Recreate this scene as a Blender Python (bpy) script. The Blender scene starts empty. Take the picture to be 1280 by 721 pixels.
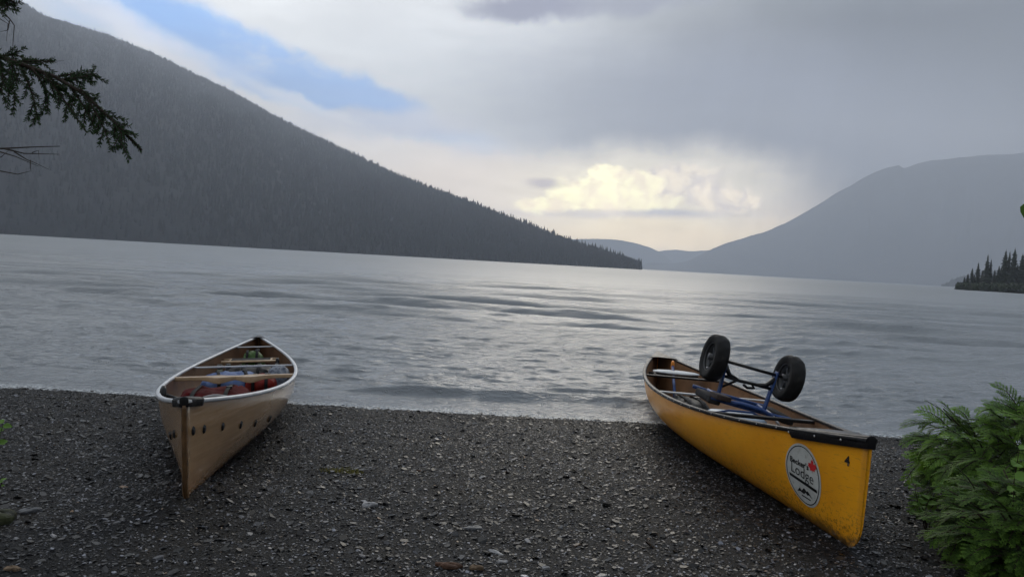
import bpy, math, random
import numpy as np
from mathutils import Matrix, Vector
R_ = math.radians
scene = bpy.context.scene
COL = scene.collection
random.seed(7); rng = np.random.default_rng(7)

# ------------------------------------------------------------------ camera
CAMZ = 1.416
FPX = 894.45           # focal length in pixels of a 1280 px wide frame
PITCH = math.atan(33.4 / FPX)
ROLL = R_(3.22)
cd = bpy.data.cameras.new('camera'); cam = bpy.data.objects.new('camera', cd); COL.objects.link(cam)
cd.sensor_width = 36.0; cd.lens = 36.0 * FPX / 1280.0
cd.clip_start = 0.05; cd.clip_end = 40000
cam.matrix_world = Matrix.Translation((0, 0, CAMZ)) @ Matrix.Rotation(math.pi / 2 - PITCH, 4, 'X') @ Matrix.Rotation(ROLL, 4, 'Z')
scene.camera = cam
scene.view_settings.view_transform = 'Standard'
scene.view_settings.look = 'None'
scene.view_settings.exposure = 0.0
scene.view_settings.gamma = 1.0
scene.view_settings.use_curve_mapping = False
scene.cycles.use_denoising = True
scene.cycles.max_bounces = 6
scene.cycles.volume_bounces = 2
scene.cycles.transparent_max_bounces = 8
scene.cycles.volume_max_steps = 32

def pix_dir(px, py):
    """direction (y forward = 1) seen at a pixel of the 1280x721 photograph"""
    U = px - 640; V = 360.5 - py; r = ROLL
    u = U * math.cos(r) - V * math.sin(r); v = U * math.sin(r) + V * math.cos(r)
    d = (u / FPX, 1.0, v / FPX)
    y = math.cos(PITCH) * d[1] + math.sin(PITCH) * d[2]; z = -math.sin(PITCH) * d[1] + math.cos(PITCH) * d[2]
    return (d[0] / y, 1.0, z / y)
def at(px, py, y):
    d = pix_dir(px, py); return Vector((d[0] * y, y, CAMZ + d[2] * y))
def azel(px, py):
    d = Vector(pix_dir(px, py)).normalized()
    return math.atan2(d.x, d.y), math.asin(d.z)

# ------------------------------------------------------------------ sky
SIG = 2.05e-4; BOXR = 9500.0; BOXTOP = 2080.0
AIR = (0.265, 0.275, 0.30)
def lin(c): return tuple(((v / 255) / 12.92 if v <= 10 else ((v / 255 + .055) / 1.055) ** 2.4) for v in c)
def comp(rgb, el):
    """brightness of the cloud itself, given how it looks through the misty air"""
    L = BOXR if el <= 1e-3 else min(BOXR, BOXTOP / math.sin(el))
    T = math.exp(-SIG * L); c = lin(rgb)
    return tuple(max(0.02, (c[i] - AIR[i] * (1 - T)) / T) for i in range(3))

SUN_AZ, SUN_EL = R_(7), R_(25)
world = bpy.data.worlds.new("World"); scene.world = world; world.use_nodes = True
W = world.node_tree; W.nodes.clear()
def N(t, typ, **kw):
    n = t.nodes.new(typ)
    for k, v in kw.items(): setattr(n, k, v)
    return n
def lk(t, a, b): t.links.new(a, b)
def mth(t, op, a, b=None, c=None, clamp=False):
    n = N(t, 'ShaderNodeMath', operation=op); n.use_clamp = clamp
    for i, v in enumerate((a, b, c)):
        if v is None: continue
        if isinstance(v, (int, float)): n.inputs[i].default_value = v
        else: lk(t, v, n.inputs[i])
    return n.outputs[0]
def vmth(t, op, a, b=None):
    n = N(t, 'ShaderNodeVectorMath', operation=op)
    for i, v in enumerate((a, b)):
        if v is None: continue
        if isinstance(v, (tuple, list)): n.inputs[i].default_value = v
        else: lk(t, v, n.inputs[i])
    return n.outputs['Value'] if op == 'LENGTH' else n.outputs['Vector']
def noise(t, vec, scale, detail=4, rough=.55, col=False, dist=0.0):
    n = N(t, 'ShaderNodeTexNoise'); n.inputs['Scale'].default_value = scale
    n.inputs['Detail'].default_value = detail; n.inputs['Roughness'].default_value = rough; n.inputs['Distortion'].default_value = dist
    if vec is not None: lk(t, vec, n.inputs['Vector'])
    return n.outputs['Color'] if col else n.outputs['Fac']
def mrange(t, v, a, b, c, d, smooth=True):
    n = N(t, 'ShaderNodeMapRange'); n.interpolation_type = 'SMOOTHSTEP' if smooth else 'LINEAR'
    for i, x in enumerate((a, b, c, d)): n.inputs[i + 1].default_value = x
    lk(t, v, n.inputs[0]); return n.outputs[0]
def mixc(t, f, a, b, mode='MIX'):
    n = N(t, 'ShaderNodeMix', data_type='RGBA', blend_type=mode)
    for s, v in ((n.inputs[0], f), (n.inputs[6], a), (n.inputs[7], b)):
        if isinstance(v, (int, float)): s.default_value = v
        elif isinstance(v, (tuple, list)): s.default_value = (*v[:3], 1)
        else: lk(t, v, s)
    return n.outputs[2]
BG = 0.1
sky = N(W, 'ShaderNodeTexSky', sky_type='NISHITA'); sky.sun_disc = False
sky.sun_elevation = SUN_EL; sky.sun_rotation = SUN_AZ; sky.altitude = 1000
tc = N(W, 'ShaderNodeTexCoord'); sep = N(W, 'ShaderNodeSeparateXYZ'); lk(W, tc.outputs['Generated'], sep.inputs[0])
az_ = mth(W, 'MULTIPLY', mth(W, 'ARCTAN2', sep.outputs[0], sep.outputs[1]), FPX)
el_ = mth(W, 'MULTIPLY', mth(W, 'ARCSINE', sep.outputs[2]), FPX)
cmb = N(W, 'ShaderNodeCombineXYZ'); lk(W, az_, cmb.inputs[0]); lk(W, el_, cmb.inputs[1])
V0 = cmb.outputs[0]
def warp(v, scale, amp, detail=5, rough=.6):
    c = noise(W, v, scale, detail, rough, col=True)
    return vmth(W, 'ADD', v, vmth(W, 'MULTIPLY', vmth(W, 'SUBTRACT', c, (.5, .5, .5)), (amp, amp, 0)))
Vs = vmth(W, 'MULTIPLY', V0, (.55, 1.0, 1.0))          # clouds stretch sideways
Vsoft = warp(warp(V0, .010, 50, 5, .6), .045, 12, 5, .65); Vbar = warp(V0, .02, 12, 4, .6)
Vbil = warp(warp(V0, .035, 34, 3, .5), .11, 16, 4, .6)
n_big = noise(W, Vs, .006, 6, .55); n_mid = noise(W, Vs, .02, 6, .6); n_bil = noise(W, Vbil, .05, 5, .6)
n_fine = noise(W, vmth(W, 'MULTIPLY', V0, (.4, 1.6, 1)), .03, 6, .6)
def blob(cur, px, py, rx, ry, rot, color, soft=.5, op=1.0, vec=None, mod=None, raw=False):
    a, e = azel(px, py); vec = vec or Vsoft
    d = vmth(W, 'SUBTRACT', vec, (a * FPX, e * FPX, 0))
    rn = N(W, 'ShaderNodeVectorRotate', rotation_type='Z_AXIS'); lk(W, d, rn.inputs['Vector']); rn.inputs['Angle'].default_value = R_(-rot - 3.2)
    l = vmth(W, 'LENGTH', vmth(W, 'MULTIPLY', rn.outputs[0], (1 / rx, 1 / ry, 0)))
    m = mrange(W, l, 1 - soft, 1 + soft, op, 0)
    if mod is not None: m = mth(W, 'MULTIPLY', m, mod, clamp=True)
    c = color if not isinstance(color, tuple) else tuple(v / BG for v in (color if raw else comp(color, e)))
    return mixc(W, m, cur, c)
# overcast ground tone: darker to the right, warm grey low down
left = [comp(c, R_(e)) for c, e in (((206, 197, 184), .5), ((196, 196, 198), 6), ((184, 187, 191), 12), ((190, 192, 194), 18), ((236, 239, 242), 28), ((200, 205, 210), 60))]
right = [comp(c, R_(e)) for c, e in (((146, 146, 151), .5), ((118, 122, 129), 6), ((108, 113, 121), 12), ((98, 104, 112), 18), ((186, 194, 202), 28), ((188, 195, 203), 60))]
def ramp(cols):
    n = N(W, 'ShaderNodeValToRGB'); cr = n.color_ramp; ps = [.5, 6, 12, 18, 28, 60]
    while len(cr.elements) < 6: cr.elements.new(.5)
    for i, (p, c) in enumerate(zip(ps, cols)):
        cr.elements[i].position = p / 90; cr.elements[i].color = (*[v for v in c], 1)
    lk(W, mth(W, 'DIVIDE', el_, FPX * math.pi / 2, clamp=True), n.inputs[0]); return n.outputs[0]
rightness = mrange(W, mth(W, 'ADD', az_, mth(W, 'MULTIPLY', mth(W, 'SUBTRACT', n_big, .5), 300)), -40, 360, 0, 1)
cover = mixc(W, rightness, ramp(left), ramp(right))
cover = mixc(W, 1.0, cover, mrange(W, n_big, .3, .7, .90, 1.08), 'MULTIPLY')
cover = mixc(W, 1.0, cover, (1 / BG,) * 3, 'MULTIPLY')
blue = mixc(W, 0.75, sky.outputs[0], tuple(v / BG for v in comp((150, 179, 222), R_(12))))
s = cover
WHITE = (206, 208, 214)
s = blob(s, 330, 40, 330, 75, -10, (220, 222, 224), .6, .95)
s = blob(s, 560, 40, 200, 60, -10, (208, 210, 213), .7, .85)
s = blob(s, 620, 140, 220, 60, -14, (190, 193, 197), .6, .6)
s = blob(s, 520, 235, 260, 70, -20, (206, 205, 206), .5, .8)
gapmod = mrange(W, n_mid, .30, .50, .5, 1)
s = blob(s, 350, 88, 190, 33, -20, blue, .26, .92, mod=gapmod)
s = blob(s, 430, 118, 90, 20, -8, blue, .3, .85)
s = blob(s, 240, 50, 70, 22, -25, blue, .6, .7)
s = blob(s, 150, 12, 80, 22, 0, blue, .6, .45)
s = blob(s, 578, 180, 60, 14, -8, blue, .6, .42)
s = blob(s, 195, 52, 85, 13, -28, (212, 213, 218), .7, .7)
s = blob(s, 300, 95, 110, 7, -24, (196, 203, 216), .9, .45, vec=Vbar)
s = blob(s, 480, 158, 110, 17, 3, (188, 190, 198), .5, .8)
s = blob(s, 385, 132, 60, 6, -20, (205, 207, 212), .8, .6)
# dark storm mass with its rain
s = blob(s, 900, 150, 260, 85, -8, (143, 146, 155), .6, .8)
s = blob(s, 660, 4, 75, 16, 0, (147, 148, 164), .5, .9)
s = blob(s, 800, 0, 80, 12, 0, (150, 152, 166), .6, .7)
# bright opening low over the lake
s = blob(s, 700, 262, 300, 62, -6, (215, 206, 198), .45, .9)
s = blob(s, 820, 292, 150, 26, 0, (228, 213, 190), .6, .8)
s = blob(s, 850, 225, 130, 40, -5, (214, 208, 200), .6, .8)
s = blob(s, 785, 240, 140, 42, 0, (236, 229, 205), .6, .4)
shade = mrange(W, n_bil, .36, .62, 1, 0)
cb = mixc(W, shade, tuple(v / BG for v in comp((255, 249, 214), R_(6.5))), tuple(v / BG for v in comp((238, 226, 206), R_(6.5))))
cb2 = mixc(W, shade, tuple(v / BG for v in comp((238, 226, 208), R_(6.5))), tuple(v / BG for v in comp((205, 198, 196), R_(6.5))))
for a in ((850, 228, 52, 22, 0, cb2, .3, .8), (905, 250, 40, 14, 0, cb2, .3, .85), (942, 252, 12, 7, 0, cb2, .35, .6), (690, 252, 45, 12, 8, cb, .25, .9), (735, 240, 46, 24, 0, cb, .20, 1.0),
          (760, 222, 28, 17, 0, cb, .17, 1.0), (800, 236, 28, 19, 0, cb, .17, 1.0), (762, 256, 85, 9, 0, cb, .25, .95)):
    s = blob(s, *a, vec=Vbil)
s = blob(s, 775, 268, 130, 4.5, -1, (186, 184, 193), .9, .5, vec=Vbar)
s = blob(s, 835, 266, 40, 4, -1, (172, 174, 188), .9, .5, vec=Vbar)
s = blob(s, 680, 229, 22, 6, -4, (178, 172, 178), .6, .7, vec=Vbar)
s = mixc(W, 1.0, s, mrange(W, n_fine, .25, .75, .93, 1.07), 'MULTIPLY')
# sky dimmed behind the camera, in place of unbuilt trees shading the foreground
back = mrange(W, sep.outputs[1], -.9, .25, .40, 1)
s = mixc(W, 1.0, s, back, 'MULTIPLY')
rs = N(W, 'ShaderNodeVectorRotate', rotation_type='Z_AXIS'); lk(W, V0, rs.inputs['Vector']); rs.inputs['Angle'].default_value = R_(12)
veil = mrange(W, noise(W, vmth(W, 'MULTIPLY', rs.outputs[0], (1, .08, 1)), .018, 4, .55), .3, .7, .84, 1.14)
s = mixc(W, mth(W, 'MULTIPLY', rightness, .9), s, mixc(W, 1.0, s, veil, 'MULTIPLY'))
bgn = N(W, 'ShaderNodeBackground'); bgn.inputs[1].default_value = BG; lk(W, s, bgn.inputs[0])
wo = N(W, 'ShaderNodeOutputWorld'); lk(W, bgn.outputs[0], wo.inputs[0])
world.cycles.sampling_method = 'MANUAL'; world.cycles.sample_map_resolution = 512

sl = bpy.data.lights.new('sun', 'SUN'); sl.energy = 1.3; sl.angle = R_(25); sl.color = (1, .91, .77)
so = bpy.data.objects.new('sun', sl); COL.objects.link(so)
sd = Vector((math.sin(SUN_AZ) * math.cos(SUN_EL), math.cos(SUN_AZ) * math.cos(SUN_EL), math.sin(SUN_EL)))
so.rotation_euler = sd.to_track_quat('Z', 'Y').to_euler(); so.location = (0, 0, 50)

# ------------------------------------------------------------------ helpers
def tag(o, label=None, cat=None, group=None, kind=None):
    for k, v in (('label', label), ('category', cat), ('group', group), ('kind', kind)):
        if v: o[k] = v
    return o
def empty(name, loc, label, cat, group=None, mat=None):
    o = bpy.data.objects.new(name, None); COL.objects.link(o)
    if mat is not None: o.matrix_world = mat
    else: o.location = loc
    o.empty_display_size = .1
    return tag(o, label, cat, group)
class MB:
    def __init__(s): s.v = []; s.f = []; s.m = []; s.sm = []
    def add(s, vs, fs, mi=0, smooth=True):
        b = len(s.v); s.v += [tuple(p) for p in vs]
        for f in fs: s.f.append(tuple(b + i for i in f)); s.m.append(mi); s.sm.append(smooth)
    def tube(s, pts, rad, n=8, mi=0, cap=True, flat=1.0, up=None):
        pts = [Vector(p) for p in pts]; k = len(pts)
        if not hasattr(rad, '__len__'): rad = [rad] * k
        vs = []; ref = None
        for i, p in enumerate(pts):
            d = (pts[min(i + 1, k - 1)] - pts[max(i - 1, 0)]).normalized()
            if ref is None:
                ref = Vector(up) if up else (Vector((0, 0, 1)) if abs(d.z) < .9 else Vector((1, 0, 0)))
            a = (ref - d * ref.dot(d)).normalized(); b = d.cross(a); ref = a
            for j in range(n):
                t = 2 * math.pi * j / n
                vs.append(p + (a * math.cos(t) * flat + b * math.sin(t)) * rad[i])
        fs = [(i * n + j, i * n + (j + 1) % n, (i + 1) * n + (j + 1) % n, (i + 1) * n + j) for i in range(k - 1) for j in range(n)]
        if cap: fs += [tuple(range(n))[::-1], tuple((k - 1) * n + j for j in range(n))]
        s.add(vs, fs, mi); return s
    def box(s, c, sz, rot=None, mi=0, taper=1.0):
        vs = []
        for z in (-1, 1):
            for x, y in ((-1, -1), (1, -1), (1, 1), (-1, 1)):
                q = taper if z > 0 else 1
                p = Vector((x * sz[0] / 2 * q, y * sz[1] / 2 * q, z * sz[2] / 2))
                if rot: p = rot @ p
                vs.append(Vector(c) + p)
        s.add(vs, [(3, 2, 1, 0), (4, 5, 6, 7), (0, 1, 5, 4), (1, 2, 6, 5), (2, 3, 7, 6), (3, 0, 4, 7)], mi, False); return s
    def grid(s, fn, nu, nv, closeu=False, mi=0):
        vs = [fn(i / (nu - (0 if closeu else 1)), j / (nv - 1)) for i in range(nu) for j in range(nv)]
        fs = []
        for i in range(nu if closeu else nu - 1):
            for j in range(nv - 1):
                a = i * nv + j; b = ((i + 1) % nu) * nv + j; fs.append((a, b, b + 1, a + 1))
        s.add(vs, fs, mi); return s
    def build(s, name, mats, parent=None, label=None, bevel=0, sub=0, smooth=None):
        me = bpy.data.meshes.new(name); me.from_pydata(s.v, [], s.f)
        mats = mats if isinstance(mats, (list, tuple)) else [mats]
        for m in mats: me.materials.append(m)
        me.polygons.foreach_set('material_index', s.m); me.polygons.foreach_set('use_smooth', s.sm if smooth is None else [smooth] * len(s.f))
        me.update()
        o = bpy.data.objects.new(name, me); COL.objects.link(o)
        if parent: o.parent = parent
        if label: o['label'] = label
        if bevel:
            b = o.modifiers.new('b', 'BEVEL'); b.width = bevel; b.segments = 3; b.limit_method = 'ANGLE'; b.harden_normals = False
            me.polygons.foreach_set('use_smooth', [True] * len(s.f))
        if sub:
            m = o.modifiers.new('s', 'SUBSURF'); m.levels = sub; m.render_levels = sub
        return o
def npmesh(name, v, f, mat, colors=None, smooth=False):
    """big mesh from arrays; f is (n,k) or a list of such arrays"""
    me = bpy.data.meshes.new(name); fl = f if isinstance(f, list) else [f]
    nl = sum(a.size for a in fl); nf = sum(len(a) for a in fl)
    me.vertices.add(len(v)); me.vertices.foreach_set('co', np.ascontiguousarray(v, np.float32).ravel())
    me.loops.add(nl); me.loops.foreach_set('vertex_index', np.concatenate([a.ravel() for a in fl]).astype(np.int32))
    me.polygons.add(nf); cnt = np.concatenate([np.full(len(a), a.shape[1]) for a in fl])
    me.polygons.foreach_set('loop_start', np.concatenate([[0], np.cumsum(cnt)[:-1]]).astype(np.int32))
    me.polygons.foreach_set('use_smooth', np.full(nf, smooth))
    me.materials.append(mat); me.update(calc_edges=True)
    if colors is not None:
        at_ = me.color_attributes.new('tone', 'FLOAT_COLOR', 'POINT')
        c = np.ones((len(v), 4), np.float32); c[:, :3] = colors; at_.data.foreach_set('color', c.ravel())
    o = bpy.data.objects.new(name, me); COL.objects.link(o); return o
def gridfaces(nr, nc):
    i = np.arange(nr - 1)[:, None] * nc + np.arange(nc - 1)[None, :]; i = i.ravel()
    return np.stack([i, i + 1, i + nc + 1, i + nc], 1)
def vnoise(x, y, seed=0):
    """value noise on arrays"""
    xi = np.floor(x).astype(np.int64); yi = np.floor(y).astype(np.int64); fx = x - xi; fy = y - yi
    fx = fx * fx * (3 - 2 * fx); fy = fy * fy * (3 - 2 * fy)
    def h(a, b):
        n = (a * 374761393 + b * 668265263 + seed * 974711) & 0xffffffff
        n = ((n ^ (n >> 13)) * 1274126177) & 0xffffffff
        return ((n ^ (n >> 16)) & 0xffff) / 65535.0
    return (h(xi, yi) * (1 - fx) + h(xi + 1, yi) * fx) * (1 - fy) + (h(xi, yi + 1) * (1 - fx) + h(xi + 1, yi + 1) * fx) * fy
def fbm(x, y, o=4, seed=0):
    r = 0; a = .5
    for k in range(o): r = r + a * (vnoise(x * 2 ** k, y * 2 ** k, seed + k) - .5); a *= .5
    return r

def mat(name, col, rough=.5, spec=.5, var=.0, vscale=8, bump=0, bscale=60, metal=0, coat=0, var_col=None, tone=False, detail=5, transm=0, dirt=None, wear=0, coord='Object'):
    m = bpy.data.materials.new(name); m.use_nodes = True; t = m.node_tree; p = t.nodes['Principled BSDF']
    tcn = N(t, 'ShaderNodeTexCoord'); vec = tcn.outputs[coord]
    c = None
    if tone:
        a = N(t, 'ShaderNodeAttribute'); a.attribute_name = 'tone'; c = mixc(t, 1.0, col, a.outputs['Color'], 'MULTIPLY')
    if var or var_col:
        f = mrange(t, noise(t, vec, vscale, detail, .6), .3, .7, 0, 1)
        other = var_col or tuple(v * (1 - var) for v in col)
        c = mixc(t, f, c if c is not None else col, other if not tone else mixc(t, 1.0, c, (1 - var,) * 3, 'MULTIPLY'))
    if dirt:
        dcol, scale, lo, hi = dirt
        c = mixc(t, mrange(t, noise(t, vec, scale, 8, .7), lo, hi, 0, 1), c if c is not None else col, dcol)
    if c is None: p.inputs['Base Color'].default_value = (*col, 1)
    else: lk(t, c, p.inputs['Base Color'])
    if wear:
        lk(t, mrange(t, noise(t, vec, 25, 6, .7), .3, .7, rough, min(1, rough + wear)), p.inputs['Roughness'])
    else: p.inputs['Roughness'].default_value = rough
    p.inputs['Specular IOR Level'].default_value = spec; p.inputs['Metallic'].default_value = metal
    p.inputs['Coat Weight'].default_value = coat; p.inputs['Coat Roughness'].default_value = .15
    if bump:
        b = N(t, 'ShaderNodeBump'); b.inputs['Strength'].default_value = 1; b.inputs['Distance'].default_value = bump
        lk(t, noise(t, vec, bscale, 5, .6), b.inputs['Height']); lk(t, b.outputs[0], p.inputs['Normal'])
    return m

# ------------------------------------------------------------------ ground
SLOPE = .0643; YS = 6.56
def ground_z(x, y, fine=True):
    x = np.asarray(x, float); y = np.asarray(y, float)
    near = SLOPE * (YS - y)
    z = np.where(y < 9, near, near[...] if False else SLOPE * (YS - 9) - (y - 9) * .12)
    z = np.maximum(z, -3.0)
    bk = np.clip(-1 - y, 0, None); z = z + bk * .05
    z = np.where(y < -60, ground_lim, z) if False else np.minimum(z, 9 + 0 * y)
    sm = np.clip((6.3 - y) / 1.2, 0, 1); sm = sm * sm * (3 - 2 * sm)
    z = z + .0125 * np.clip(x, -3, 3) * sm
    z = z + .045 * np.exp(-(((x + 1.50) / .30) ** 2 + ((y - 3.40) / .35) ** 2))
    if fine:
        k = (np.abs(x) < 14) & (y < 12)
        z = z + np.where(k, .030 * fbm(x * 1.1 + 40, y * 1.1 + 40, 3, 3) * sm + .010 * fbm(x * 5 + 9, y * 5 + 9, 3, 8) + .012 * fbm(x * .5, y * 7, 2, 5) * sm, 0)
    return z
dx = np.concatenate([-np.geomspace(8, 9200, 40)[::-1], np.arange(-7.96, 7.97, .03), np.geomspace(8, 9200, 40)])
dy = np.concatenate([-np.geomspace(1.5, 2300, 30)[::-1], np.arange(-1.47, 8.2, .03), np.geomspace(8.3, 9200, 50)])
X, Y = np.meshgrid(dx, dy); Z = ground_z(X, Y)
gm = bpy.data.materials.new('wet_gravel_ground'); gm.use_nodes = True; t = gm.node_tree; p = t.nodes['Principled BSDF']
g = N(t, 'ShaderNodeTexCoord').outputs['Object']
vor = N(t, 'ShaderNodeTexVoronoi'); vor.inputs['Scale'].default_value = 75; lk(t, g, vor.inputs['Vector'])
tonef = N(t, 'ShaderNodeSeparateColor'); lk(t, vor.outputs['Color'], tonef.inputs[0])
gc = mixc(t, tonef.outputs[0], (.003, .0033, .004), (.013, .014, .017))
gc = mixc(t, mrange(t, noise(t, g, 1.3, 5, .6), .45, .7, 0, .5), gc, (.03, .026, .02))
lk(t, gc, p.inputs['Base Color']); p.inputs['Roughness'].default_value = .6; p.inputs['Specular IOR Level'].default_value = .1
b = N(t, 'ShaderNodeBump'); b.inputs['Strength'].default_value = 1; b.inputs['Distance'].default_value = .008
lk(t, mth(t, 'ADD', tonef.outputs[1], noise(t, g, 120, 3, .6)), b.inputs['Height']); lk(t, b.outputs[0], p.inputs['Normal'])
ground = npmesh('ground', np.stack([X.ravel(), Y.ravel(), Z.ravel()], 1), gridfaces(len(dy), len(dx)), gm, smooth=True)
ground['kind'] = 'structure'

# gravel: flat shale chips
def chips(n, rmin, rmax, yr, seed, lightp=.12):
    r_ = np.random.default_rng(seed)
    y = np.sqrt(r_.random(n) * ((yr[1] + 1.2) ** 2 - (yr[0] + 1.2) ** 2) + (yr[0] + 1.2) ** 2) - 1.2
    x = (r_.random(n) * 2 - 1) * (y * 1.02 + 1.2)
    r = rmin * (rmax / rmin) ** (r_.random(n) ** 1.6)
    k = 5; th0 = r_.random(n) * 6.28; asp = .45 + .5 * r_.random(n); ori = r_.random(n) * 6.28
    tilt = r_.normal(0, .22, (n, 2)); hgt = r * (.12 + .25 * r_.random(n))
    vs = np.zeros((n, 2 * k, 3))
    for lay in (0, 1):
        for j in range(k):
            th = th0 + j * 2 * np.pi / k + r_.normal(0, .22, n); rr = r * (.8 + .4 * r_.random(n)) * (1.0 if lay == 0 else .86)
            lx = np.cos(th) * rr; ly = np.sin(th) * rr * asp
            X_ = lx * np.cos(ori) - ly * np.sin(ori); Y_ = lx * np.sin(ori) + ly * np.cos(ori)
            Z_ = (0 if lay == 0 else hgt) + X_ * tilt[:, 0] + Y_ * tilt[:, 1]
            vs[:, lay * k + j] = np.stack([x + X_, y + Y_, Z_], 1)
    gz = ground_z(x, y); vs[:, :, 2] += (gz + r_.random(n) * .004 - .001)[:, None]
    base = (np.arange(n) * 2 * k)[:, None]
    top = base + np.arange(k, 2 * k)[None, :]
    sides = np.concatenate([base + np.array([[j, (j + 1) % k, k + (j + 1) % k, k + j]]) for j in range(k)])
    lum = .0095 * np.exp(r_.normal(0, .95, n))
    patch = .6 + 1.7 * np.clip(fbm(x * .7 + 3, y * .9 + 3, 3, 77) + .28, 0, 1)
    lum = lum * patch * np.where(y > 6.0, .55, 1) * np.where((y > 4.9) & (y < 6.2), .9, 1)
    lt = r_.random(n) < 1.2 * lightp * np.clip(patch, .4, 1.6) * np.where(y > 6.0, .4, 1); lum = np.where(lt, .06 + .19 * r_.random(n) ** 1.5, lum)
    hue = r_.random(n)[:, None]
    colr = lum[:, None] * ((1 - hue) * np.array([.95, 1.0, 1.12]) + hue * np.array([1.01, 1.0, .99]))
    brown = r_.random(n) < .02; colr[brown] = colr[brown] * np.array([1.5, 1.0, .6])
    return vs.reshape(-1, 3), top, sides, np.repeat(colr, 2 * k, 0)
parts_ = [chips(240000, .003, .0100, (1.2, 6.75), 1, .19), chips(11000, .010, .026, (1.2, 6.6), 2, .03)]
V_ = []; T_ = []; S_ = []; C_ = []; off = 0
for v, tp, sd_, c in parts_:
    V_.append(v); T_.append(tp + off); S_.append(sd_ + off); C_.append(c); off += len(v)
chip_m = mat('wet_shale', (1, 1, 1.06), .36, .28, tone=True)
gravel = npmesh('gravel', np.concatenate(V_), [np.concatenate(T_), np.concatenate(S_)], chip_m, np.concatenate(C_))
tag(gravel, 'loose dark grey shale gravel covering the beach around the canoes', 'gravel', kind='stuff')

# ------------------------------------------------------------------ water
ys = np.concatenate([1.416 * FPX / np.arange(218, 20, -.26), np.geomspace(64, 9200, 60)])
us = np.concatenate([-np.geomspace(1.0, 14, 24)[::-1], np.linspace(-.98, .98, 1350), np.geomspace(1.0, 14, 24)])
U_, Yw = np.meshgrid(us, ys); Xw = U_ * Yw
dyr = np.gradient(ys)[:, None]
Zw = np.zeros_like(Xw); wr = np.random.default_rng(3)
envn = .6 + .8 * vnoise(Xw * .22, Yw * .35, 21)
for k in range(84):
    wl = .085 * (5.5 / .085) ** (k / 83) * (1 + .1 * wr.random())
    ang = wr.normal(0, .06 if wl > 1.2 else (.10 if wl > .4 else .22)); kx = math.sin(ang) * 2 * math.pi / wl; ky = math.cos(ang) * 2 * math.pi / wl
    steep = .044 if wl < .35 else (.036 if wl < .9 else (.046 if wl < 3 else .018))
    A = steep * wl / (2 * math.pi) * 1.35
    att = np.clip((wl / dyr - 2.0) / 3.0, 0, 1)
    phx = 3.5 * vnoise(Xw / (wl * 10.0), Yw / (wl * 5.0), 200 + k)
    if wl > .35: att = att * np.clip((Yw - 6.5) / (5 + 5 * min(wl, 2)), .22, 1)
    Zw += A * att * np.sin(kx * Xw + ky * Yw + wr.random() * 6.28 + phx * .7) * envn
shal = np.clip((Yw - 6.3) / 1.6, .12, 1); Zw *= shal
# the small swell about to reach the gravel
def swell(yc, x0, x1, A, w, sd):
    yy = yc + .045 * fbm(Xw * .9, Xw * 0 + sd, 3, sd) * 3
    e = np.clip((Xw - x0) / .8, 0, 1) * np.clip((x1 - Xw) / 1.2, 0, 1); d = (Yw - yy) / w
    return A * e * np.exp(-d * d) * np.where(d < 0, np.exp(-.8 * d * d), 1)
Zw += swell(7.42, -2.0, 3.2, .095, .14, 5) + swell(7.9, -3.4, -1.4, .02, .2, 9) + swell(7.25, 2.2, 6, .035, .15, 11) + swell(9.3, -1, 4, .018, .25, 13)
wm = bpy.data.materials.new('lake_water'); wm.use_nodes = True; t = wm.node_tree; p = t.nodes['Principled BSDF']
g = N(t, 'ShaderNodeTexCoord').outputs['Object']
p.inputs['Base Color'].default_value = (.205, .225, .245, 1); p.inputs['IOR'].default_value = 1.33
wpos = N(t, 'ShaderNodeSeparateXYZ'); lk(t, g, wpos.inputs[0]); wro = mrange(t, mth(t, 'LOGARITHM', wpos.outputs[1], 10), .95, 2.2, .07, .42, False)
st = N(t, 'ShaderNodeMapping'); st.inputs['Scale'].default_value = (.55, 1.5, 1); lk(t, g, st.inputs[0])
rip = noise(t, st.outputs[0], 7, 4, .65); rip2 = noise(t, st.outputs[0], 1.1, 3, .55)
drop = N(t, 'ShaderNodeTexVoronoi'); drop.inputs['Scale'].default_value = 9; lk(t, g, drop.inputs['Vector'])
ring = mth(t, 'MULTIPLY', mth(t, 'SINE', mth(t, 'MULTIPLY', drop.outputs['Distance'], 34)), mrange(t, drop.outputs['Distance'], 0, .38, 1, 0))
hsum = mth(t, 'ADD', mth(t, 'ADD', mth(t, 'ADD', mth(t, 'MULTIPLY', rip, .036), mth(t, 'MULTIPLY', noise(t, st.outputs[0], 26, 3, .6), .012)), mth(t, 'MULTIPLY', rip2, .07)), mth(t, 'MULTIPLY', ring, .006))
b = N(t, 'ShaderNodeBump'); b.inputs['Strength'].default_value = 1; b.inputs['Distance'].default_value = 1
gust = mrange(t, noise(t, g, .12, 4, .6), .3, .7, .55, 1.25)
lk(t, mth(t, 'MULTIPLY', hsum, gust), b.inputs['Height']); lk(t, b.outputs[0], p.inputs['Normal'])
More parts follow.
